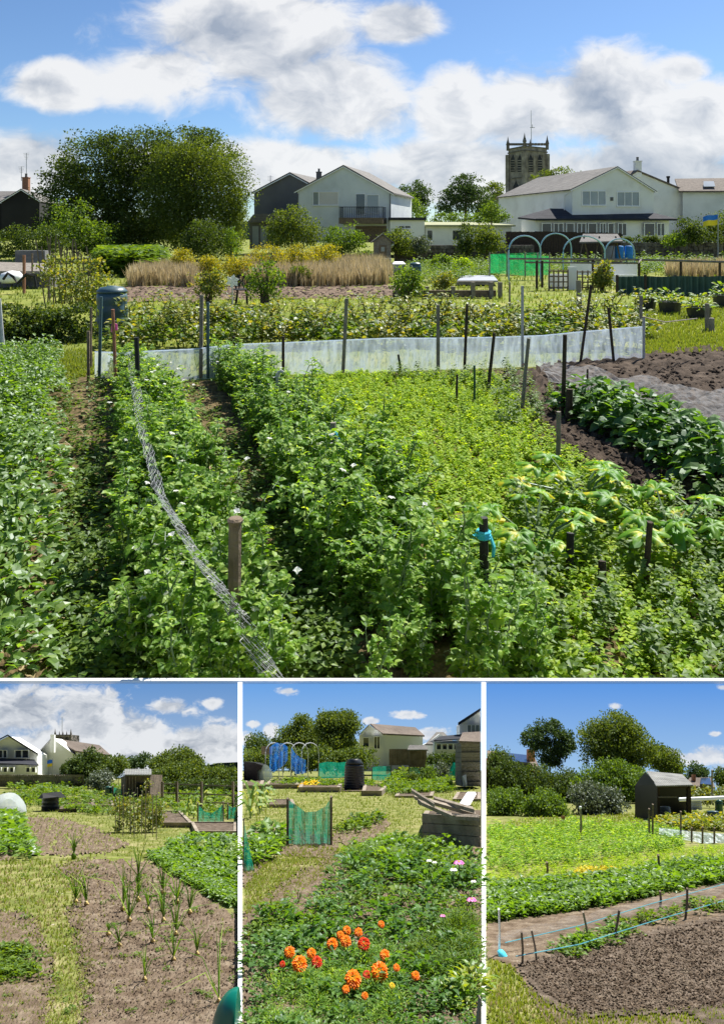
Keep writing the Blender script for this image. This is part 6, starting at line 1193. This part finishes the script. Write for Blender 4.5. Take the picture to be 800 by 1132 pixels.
def flower(st, px, py, w, mat, lab, D=None, kind='pom', mat2='yellow_petal', grp=None):
    D = D or st.D(py+18); c = P(px, py, D); u = U(D); r = w*u/2; t = thing('marigold' if kind == 'pom' else 'cosmos_flower', lab, 'flower', st.W(c[0], D), grp)
    m = M(); b = st.W(c[0], D); m.tube([b, (b+c)/2+[.1*r, 0, 0], c], [.09*r, .08*r, .08*r], 5); m.build('stem', MT['peastem'], t); m = M(); ms = []; r *= .76
    if kind == 'pom':
        lf = leaf2(r*.55, r*.5, .3, .3)
        for i in range(90):
            z = 1-1.25*i/90; a = i*2.4; s_ = math.sqrt(max(0, 1-z*z)); d = np.array([s_*math.cos(a), s_*math.sin(a), z]); ms.append(aim(c+d*r*np.array([.72, .72, .5]), math.atan2(d[1], d[0]), math.asin(max(-1, min(1, z)))*.6, U_(.8, 1.2), U_(-.5, .5)))
        m.inst(lf, ms); m.build('petals', MT[mat], t)
    else:
        lf = leaf6(r, r*.75, .1, .1); N_ = np.array([0, -.6, .8]); 
        for i in range(8): ms.append(aim(c, i*math.pi/4, -.15+.6*(-math.sin(i*math.pi/4))*1.0, 1))
        m.inst(lf, ms); m.build('petals', MT[mat], t); m = M(); m.lathe(c-[0, 0, .02*r], [(r*.22, 0), (r*.2, .14*r), (.05*r, .2*r)], 8); m.build('centre', MT['yellow_petal'], t)
    return t
FL = [(320, 1053, 13, 'orange_petal', 'orange marigold highest at the left of the cluster'), (331, 1066, 18, 'orange_petal', 'large orange marigold at the left of the cluster'), (344, 1054, 11, 'orange_petal', 'small orange marigold behind the large left one'), (350, 1064, 13, 'red_petal', 'dark red-orange marigold right of the large left one'), (367, 1044, 13, 'orange_petal', 'pale orange marigold left of the top group'), (376, 1034, 9, 'orange_petal', 'tiny orange marigold at the left of the top group'), (383, 1029, 10, 'orange_petal', 'topmost small orange marigold'), (382, 1041, 13, 'orange_petal', 'orange marigold in the middle of the top group'), (396, 1031, 10, 'orange_petal', 'small orange marigold at the right of the top group'), (402, 1044, 15, 'red_petal', 'red marigold right of the top group'), (421, 1022, 8, 'orange_petal', 'little orange marigold alone above the cluster'), (425, 1056, 12, 'orange_petal', 'orange marigold between the red flower and the right edge'), (390, 1083, 20, 'orange_petal', 'round deep orange marigold, front centre'), (419, 1075, 21, 'orange_petal', 'biggest ruffled orange marigold, front right of the cluster'), (405, 1078, 10, 'red_petal', 'small red bud between the two big front marigolds'), (438, 1070, 8, 'orange_petal', 'small orange marigold right of the biggest one'), (459, 1079, 10, 'orange_petal', 'orange marigold standing apart at the right'), (382, 1094, 9, 'orange_petal', 'small half-hidden orange marigold below the round one'), (312, 1066, 7, 'red_petal', 'small rusty marigold bud at the far left'), (403, 1101, 8, 'orange_petal', 'tiny rusty marigold at the front of the cluster'), (433, 1090, 7, 'yellow_petal', 'faint yellow bud under the biggest marigold')]
for x, y, w_, mt, lab in FL: flower(SC, x, y, w_, mt, lab, SC.D(y+26), grp='marigolds in the bed')
for x, y, w_, mt, lab in ((509, 953, 17, 'pink_petal', 'upper pink cosmos flower at the right edge'), (523, 994, 16, 'pink_petal', 'lower pink cosmos flower at the right edge'), (476, 951, 9, 'white_petal', 'left-hand small white flower of a touching pair'), (482, 953, 8, 'white_petal', 'right-hand small white flower of a touching pair'), (503, 961, 12, 'white_petal', 'white cosmos flower beneath the upper pink one'), (525, 974, 9, 'white_petal', 'white flower cropped near the right edge between the pinks'), (491, 1012, 9, 'pink_petal', 'deep pink small flower above the feathery foliage')): flower(SC, x-2, y, w_, mt, lab, SC.D(y+34), 'flat')
BL_ = M()
leafystuff(SC, [(505, 1120), (531, 1050), (531, 1132)], 14, 30, 'courgette', 'bright_foliage', 'broad bright green leaves in the bottom right of the marigold bed', 'foliage', FB, m0=10)
t = thing('wooden_post', 'pale wooden post cropped at the bottom right corner of the marigold view', 'post', P(530, 1170, 1.2)); m = M(); m.prism([P(524, 1175, 1.2), P(530.5, 1104, 1.2), P(531.5, 1104, 1.2), P(531.5, 1175, 1.2)], (0, .02, 0)); m.build('shaft', MT['wood_s'], t)

# ---------------------------------------------------------------- RIGHT: dug field and black shed
KS[0] = (868-HY)/F
for lab, D, lobes, base, mat, n, ls, kw in (('tall airy tree with bare stems at the left, lower right view', 13.4, [(608, 810, 16, 12), (592, 818, 14, 10), (622, 822, 14, 12), (606, 832, 18, 11), (635, 826, 4, 8), (582, 812, 5, 4)], 885, 'tree_cool', 3400, 1.5, {'per': 22}), ('great rounded sunlit tree in the centre of the lower right view', 13.2, [(680, 812, 28, 20), (664, 822, 24, 18), (700, 824, 22, 20), (680, 836, 34, 16), (690, 802, 16, 10)], 885, 'tree_mid', 9000, 1.5, {}),
    ('dull green tree right of the great rounded tree', 14.6, [(736, 842, 17, 13), (725, 835, 12, 10), (742, 850, 12, 8)], 880, 'tree_mid', 2600, 1.5, {}), ('cream-flowered elder in front of the great rounded tree', 12.2, [(690, 862, 24, 16), (668, 862, 22, 14), (650, 870, 18, 12), (705, 872, 12, 14)], 895, 'shrub', 5500, 1.5, {}),
    ('dark evergreen against the left edge, lower right view', 12.6, [(552, 852, 17, 17), (545, 866, 14, 14), (570, 860, 12, 14)], 895, 'tree_dark', 4200, 1.6, {}), ('thicket of bare twiggy stems and dark leaves below the airy tree', 12.5, [(600, 868, 26, 16), (585, 876, 20, 12), (628, 872, 18, 16)], 895, 'tree_dark', 4200, 1.5, {}),
    ('dark pointed trees far away right of the black shed', 15.5, [(770, 852, 10, 6), (775, 856, 9, 6), (762, 857, 8, 5)], 880, 'tree_cool', 900, 1.3, {}), ('dark tree cropped at the right edge, lower right view', 12.5, [(797, 860, 8, 8), (806, 862, 12, 10)], 895, 'tree_dark', 1000, 1.5, {})):
    tree(SR, 'tree', lab, 'tree', D, lobes, None, base, mat, n, ls, **kw)
for lab, D, lobes, mat, n in (('round apple bush at the left edge, lower right view', 8.6, [(555, 892, 20, 16), (545, 900, 14, 16), (566, 885, 12, 10)], 'shrub', 4200), ('spreading apple bush right of the leftmost one', 8.4, [(602, 890, 20, 12), (590, 896, 14, 10), (616, 894, 12, 9)], 'shrub', 3200), ('grey-leaved willow bush in front of the elder', 8.8, [(660, 886, 26, 13), (645, 880, 16, 12), (676, 888, 16, 12), (655, 896, 22, 8)], 'shrub_grey', 4600)): shrub(SR, 'bush', lab, 'bush', D, lobes, mat, n, 1.6, tr=.7)
fol(SR, [(x, 880, 12, 6) for x in range(755, 812, 8)], 10.5, 1400, 1.4, 'bean', 'hedge', 'low bushes behind the barrels, lower right view', 'hedge')
t = house_px(SR, 'brick_house', 'house roof with solar panels and a brick chimney behind the dark evergreen', 'house', 15.4, [(538, 880), (538, 838), (597, 850), (597, 880)], 'brick', []); r = roofp(t, SR, 'roof_brown', [(538, 846, 15.2), (597, 852, 15.2), (590, 837, 15.9), (538, 831, 15.9)]); roofp(r, SR, 'solar', [(548, 843.5, 15.16), (582, 846.5, 15.16), (584, 837.6, 15.8), (554, 834, 15.8)], .045, 'solar_panel') if 0 else None
m = M(); m.prism([P(556, 843, 15.14), P(585, 845.5, 15.14), P(586, 837.5, 15.7), P(560, 834.5, 15.7)], (0, 0, .05)); m.build('solar_panel', MT['solar'], r); m = M(); xb(m, SR, 583, 591, 828, 842, 15.3, .12); m.build('chimney', MT['brick'], r)
t = house_px(SR, 'brick_house', 'small far house with a solar panel right of the black shed', 'house', 14.8, [(757, 885), (757, 867), (788, 869), (788, 885)], 'brick', []); r = roofp(t, SR, 'roof_brown', [(755, 870, 14.7), (790, 872, 14.7), (786, 861, 15.3), (762, 861, 15.3)]); m = M(); m.prism([P(773, 869, 14.65), P(786, 870, 14.65), P(784, 862.5, 15.1), P(774, 862.5, 15.1)], (0, 0, .05)); m.build('solar_panel', MT['solar'], r); m = M(); xb(m, SR, 765.5, 768.5, 856, 864, 15, .08); m.build('chimney', MT['brick'], r)
m = M(); m.tube([P(786.5, 888, 10), P(786.5, 851, 10)], .012, 5); tag(m.build('utility_pole', MT['wood_grey']), 'thin dark pole standing right of the small far house', 'pole')
# black shed
t = thing('black_shed', 'open-fronted black timber shed with a pale corrugated roof', 'shed', SR.G(725, 907)); D = SR.D(907)
m = M(); m.prism([P(702, 905, D+.6), P(702, 868, D+.6), P(713, 853.5, D+.4), P(726, 868, D), P(726, 907, D)], (.0, .02, 0)); m.build('gable_wall', MT['black'], t); m = M(); m.prism([P(726, 907, D), P(726, 868, D), P(729, 868, D), P(729, 907, D)], (0, .05, 0)); m.prism([P(760, 906, D), P(760, 868, D), P(763, 868, D), P(764, 906, D)], (0, .05, 0)); xb(m, SR, 729, 761, 867, 871, D, .04); m.build('frame', MT['wood_dark'], t)
m = M(); xb(m, SR, 727, 762, 868, 900, D+1.2, .05); m.build('back_wall', MT['black'], t); m = M(); xb(m, SR, 728, 748, 880.5, 882, D-.02, .3); m.build('shelf', MT['wood_grey'], t); m = M()
for i in range(20): a, b = 725+i*2.02, 714+i*1.98; m.prism([P(a, 870-i*.05, D-.12), P(a+1, 869.5-i*.05, D-.12), P(a+2.02, 870-i*.05, D-.12), P(b+2, 853.6+i*.18, D+.9), P(b+1, 853.3+i*.18, D+.9), P(b, 853.6+i*.18, D+.9)], (0, 0, .012))
m.build('roof', MT['corrugated'], t)
for x, b, w, h, mt, lab in ((733, 905, 16, 14, 'greyplastic', 'grey barrel in the doorway of the black shed'), (745, 899, 11, 10, 'slateplastic', 'dark green low tub between the grey barrels'), (755.5, 898, 11, 8, 'greyplastic', 'small grey tub in front of the black shed'), (768, 895, 14, 12, 'greyplastic', 'grey drum lying right of the black shed'), (787, 909, 15, 13, 'slateplastic', 'green domed compost bin right of the shed'), (797, 906, 9, 22, 'greenplastic', 'dark green tall bin cropped by the right edge')): bin_(SR, lab, min(x, 794), b, w, h, mt, taper=.8)
m = M(); [m.tube([P(750, 884, 8.4), P(800, 882, 8.4)], .02, 5)]; tag(m.build('rail', MT['whiteboard']), 'white rail behind the barrels, lower right view', 'rail')
t = thing('terracotta_pot', 'terracotta chimney pot standing between the apple bush and the willow bush', 'pot', SR.G(622, 913)); p = SR.G(622, 913); m = M(); u = U(p[1]); m.lathe(p, [(2.3*u, 0), (1.9*u, 8*u), (2.3*u, 9*u), (2.1*u, 11*u)], 12); m.build('body', MT['brick'], t)
t = thing('fleece_fence', 'low white netting fence at the right edge beneath the barrels', 'fence', SR.G(760, 930)); m = M(); netstrip(m, SR, [(728, 915, 922), (745, 917, 926), (765, 919, 930), (785, 921, 934), (812, 922, 938)], SR.D(932), .03); m.build('fleece', MT['fleece_s'], t)
for x, a, b in ((752, 897, 928), (764, 915, 931), (776, 914, 934), (789, 915, 936), (717, 894, 920), (721, 889, 922)): m = M(); m.tube([P(x, b, SR.D(932)-.02), P(x, a, SR.D(932)-.02)], .007, 5); m.build('stake', MT['wood_s2'], t)
leafystuff(SR, [(728, 912), (760, 905), (812, 908), (812, 920), (728, 917)], 170, 10, 'bean', 'currant_bushes', 'currant bushes behind the low white netting fence', 'bushes')
fol(SR, [(x, 878+2*math.sin(x), 14, 14) for x in range(540, 728, 12)], 12.9, 6000, 1.5, 'tree_dark', 'hedge', 'dark overgrown hedge filling the gaps behind the bushes, lower right view', 'hedge')
# crops
grassy(SR, [(537, 915), (580, 905), (700, 900), (720, 915), (690, 925), (537, 930)], 2600, 3.5, label='sunlit grass in front of the apple bushes, lower right view')
leafystuff(SR, [(537, 920), (640, 912), (730, 917), (757, 925), (752, 940), (660, 952), (537, 965)], 1500, 11, 'pea', 'pea_row', 'broad band of upright peas and beans across the back of the field', 'peas', [sprig(1, 12, .4, .22) for _ in range(4)])
leafystuff(SR, [(537, 965), (660, 952), (752, 940), (800, 936), (860, 940), (860, 955), (760, 958), (680, 970), (600, 978), (537, 985)], 1500, 5, 'lime', 'ground_cover', 'lime-green ground cover between the peas and the potato ridge', 'ground cover', [sprig(1, 9, .5, .4) for _ in range(3)])
leafystuff(SR, [(537, 985), (600, 980), (660, 975), (720, 964), (860, 948), (860, 966), (780, 978), (730, 988), (664, 1003), (600, 1012), (537, 1020)], 950, 13, 'potato', 'potato_ridge', 'ridge of leafy potato plants running across to the right edge', 'potato plants', m0=5)
leafystuff(SR, [(620, 975), (650, 962), (705, 966), (690, 980), (640, 984)], 60, 9, 'yellow_leaf', 'squash_plants', 'yellowing squash leaves in front of the ground cover', 'squash plants', m0=4)
bed(SR, 'soil_bed', 'soil_s', [(537, 1022), (600, 1012), (664, 1003), (730, 990), (860, 966), (860, 1200), (600, 1128), (580, 1090), (563, 1068), (534.5, 1058)], up=.003, bump=.002)
bed(SR, 'soil_bed', 'soil_s2', [(570, 1066), (640, 1050), (720, 1030), (860, 1002), (860, 1200), (760, 1122), (640, 1128), (600, 1110)], up=.007, bump=.004, jag=2)
m = M(); pts = spx(SR, [(575, 1068), (640, 1052), (800, 1018), (800, 1118), (640, 1125), (600, 1100)], 9000, .0085); place(m, sclod, pts, .35, 1.7, .6, pts[:, 1]*1.6/F); stuff('soil_clods', 'freshly dug clods covering the bare field', 'soil clods', m, MT['soil_s'])
m = M(); pts = spx(SR, [(545, 1040), (800, 985), (800, 1125), (600, 1125)], 170); place(m, sclod, pts, .5, 1.7, .6, pts[:, 1]*2.0/F); stuff('stones', 'pale flint stones scattered on the bare field', 'stones', m, MT['pebble'])
m = M(); pts = spx(SL, [(60, 960), (262, 1000), (262, 1132), (0, 1132), (0, 1000)], 60); place(m, sclod, pts, .5, 1.5, .6, pts[:, 1]*2.2/F); stuff('stones', 'pale stones among the onions and dry grass', 'stones', m, MT['pebble'])
leafystuff(SR, [(600, 1070), (640, 1035), (700, 1018), (800, 992), (800, 1008), (700, 1040), (640, 1060)], 34, 12, 'shrub', 'weeds', 'seedling weeds along the blue line on the bare field'); leafystuff(SR, [(600, 1052), (625, 1050), (680, 1032), (690, 1040), (640, 1060)], 22, 15, 'potato', 'weeds', 'small self-sown potato plants by the canes')
grassy(SR, [(534, 1062), (565, 1070), (590, 1100), (640, 1122), (700, 1121), (760, 1118), (860, 1110), (860, 1200), (534, 1200)], 6500, 7, label='rough bright grass along the bottom of the dug field'); grassy(SR, [(534, 1080), (590, 1105), (660, 1122), (660, 1200), (534, 1200)], 700, 7, 'drygrass', 'dry blades in the rough grass at the lower left of the dug field', 'dry_grass')
# netting and lines
m = M(); V = []; n = 40; nv = 6
for i in range(n):
    x = 548+i*7.2; y0 = 1040-i*1.7+1.2*math.sin(i); 
    for j in range(nv): y = y0+(12 if i > 4 else 8)*j/(nv-1); V.append(SR.G(min(x, 900), y, .012+.012*abs(math.sin(i*.7+j))))
m.add(V, [(i*nv+j, i*nv+j+1, (i+1)*nv+j+1, (i+1)*nv+j) for i in range(n-1) for j in range(nv-1)]); tag(m.build('crop_netting', MT['greynet_s']), 'fine grey netting pegged out between two turquoise lines on the dug field', 'netting')
for lab, pts in (('rear turquoise line stretched across the dug field', [(558, 1054), (640, 1034), (720, 1008), (860, 968)]), ('front turquoise line stretched across the dug field', [(570, 1070), (640, 1056), (720, 1029), (860, 986)])):
    m = M(); m.tube([SR.G(x, y, .03) for x, y in pts], .0011, 5); tag(m.build('garden_line', MT['bluerope']), lab, 'garden line', 'turquoise lines over the dug field')
for x, a, b, tx, mt, lab in ((551, 1005, 1056, 0, 'whiteboard', 'white cane with a turquoise bag at its foot, left edge of the dug field'), (577, 1030, 1068, -1, 'wood_s2', 'short bent brown cane left of the netting'), (593, 1028, 1065, -6, 'wood_s', 'pale bent cane crossing the netting'), (677, 1006, 1040, 7, 'wood_s2', 'brown cane leaning right in the netting'), (757, 982, 1016, 2, 'wood_s2', 'dark cane towards the right edge of the netting'), (729, 985, 1004, 0, 'wood_s2', 'short cane behind the netting'), (650, 1008, 1045, -6, 'wood_s', 'thin pale cane leaning left in the netting'), (641, 893, 928, 0, 'wood_s', 'white-topped cane in front of the grey-leaved bush'), (604, 953, 968, 0, 'wood_s2', 'thin dark cane in the pea band'), (727, 945, 968, 0, 'wood_s2', 'small dark cane in the lime ground cover, lower right view')):
    p = SR.G(x, b); t = thing('cane', lab, 'cane', p); m = M(); top = P(x+tx, a, p[1]); m.tube([p, (p+top)/2+[.0012*p[1], 0, 0], top], .0016*p[1], 6); m.build('shaft', MT[mt], t)
    if 'bag' in lab: m = M(); c = p+[.008, -.02, .02]; m.inst(M().lathe((0, 0, 0), [(.2, -1), (1.1, -.8), (1.3, 0), (.7, .8), (.3, 1.1)], 9), [aim(c, .3, .1, .012)]); m.build('bag', MT['cyanfab'], t, True)
    if 'white-topped' in lab: m = M(); m.lathe(top, [(.007, -.012), (.011, -.005), (.01, .008), (.003, .014)], 8); m.build('cap', MT['whiteboard'], t)
KS[0] = 0.0
for o in C.objects:
    if o.get('label') and not 4 <= len(o['label'].split()) <= 16: print('LABEL', len(o['label'].split()), o['label'])
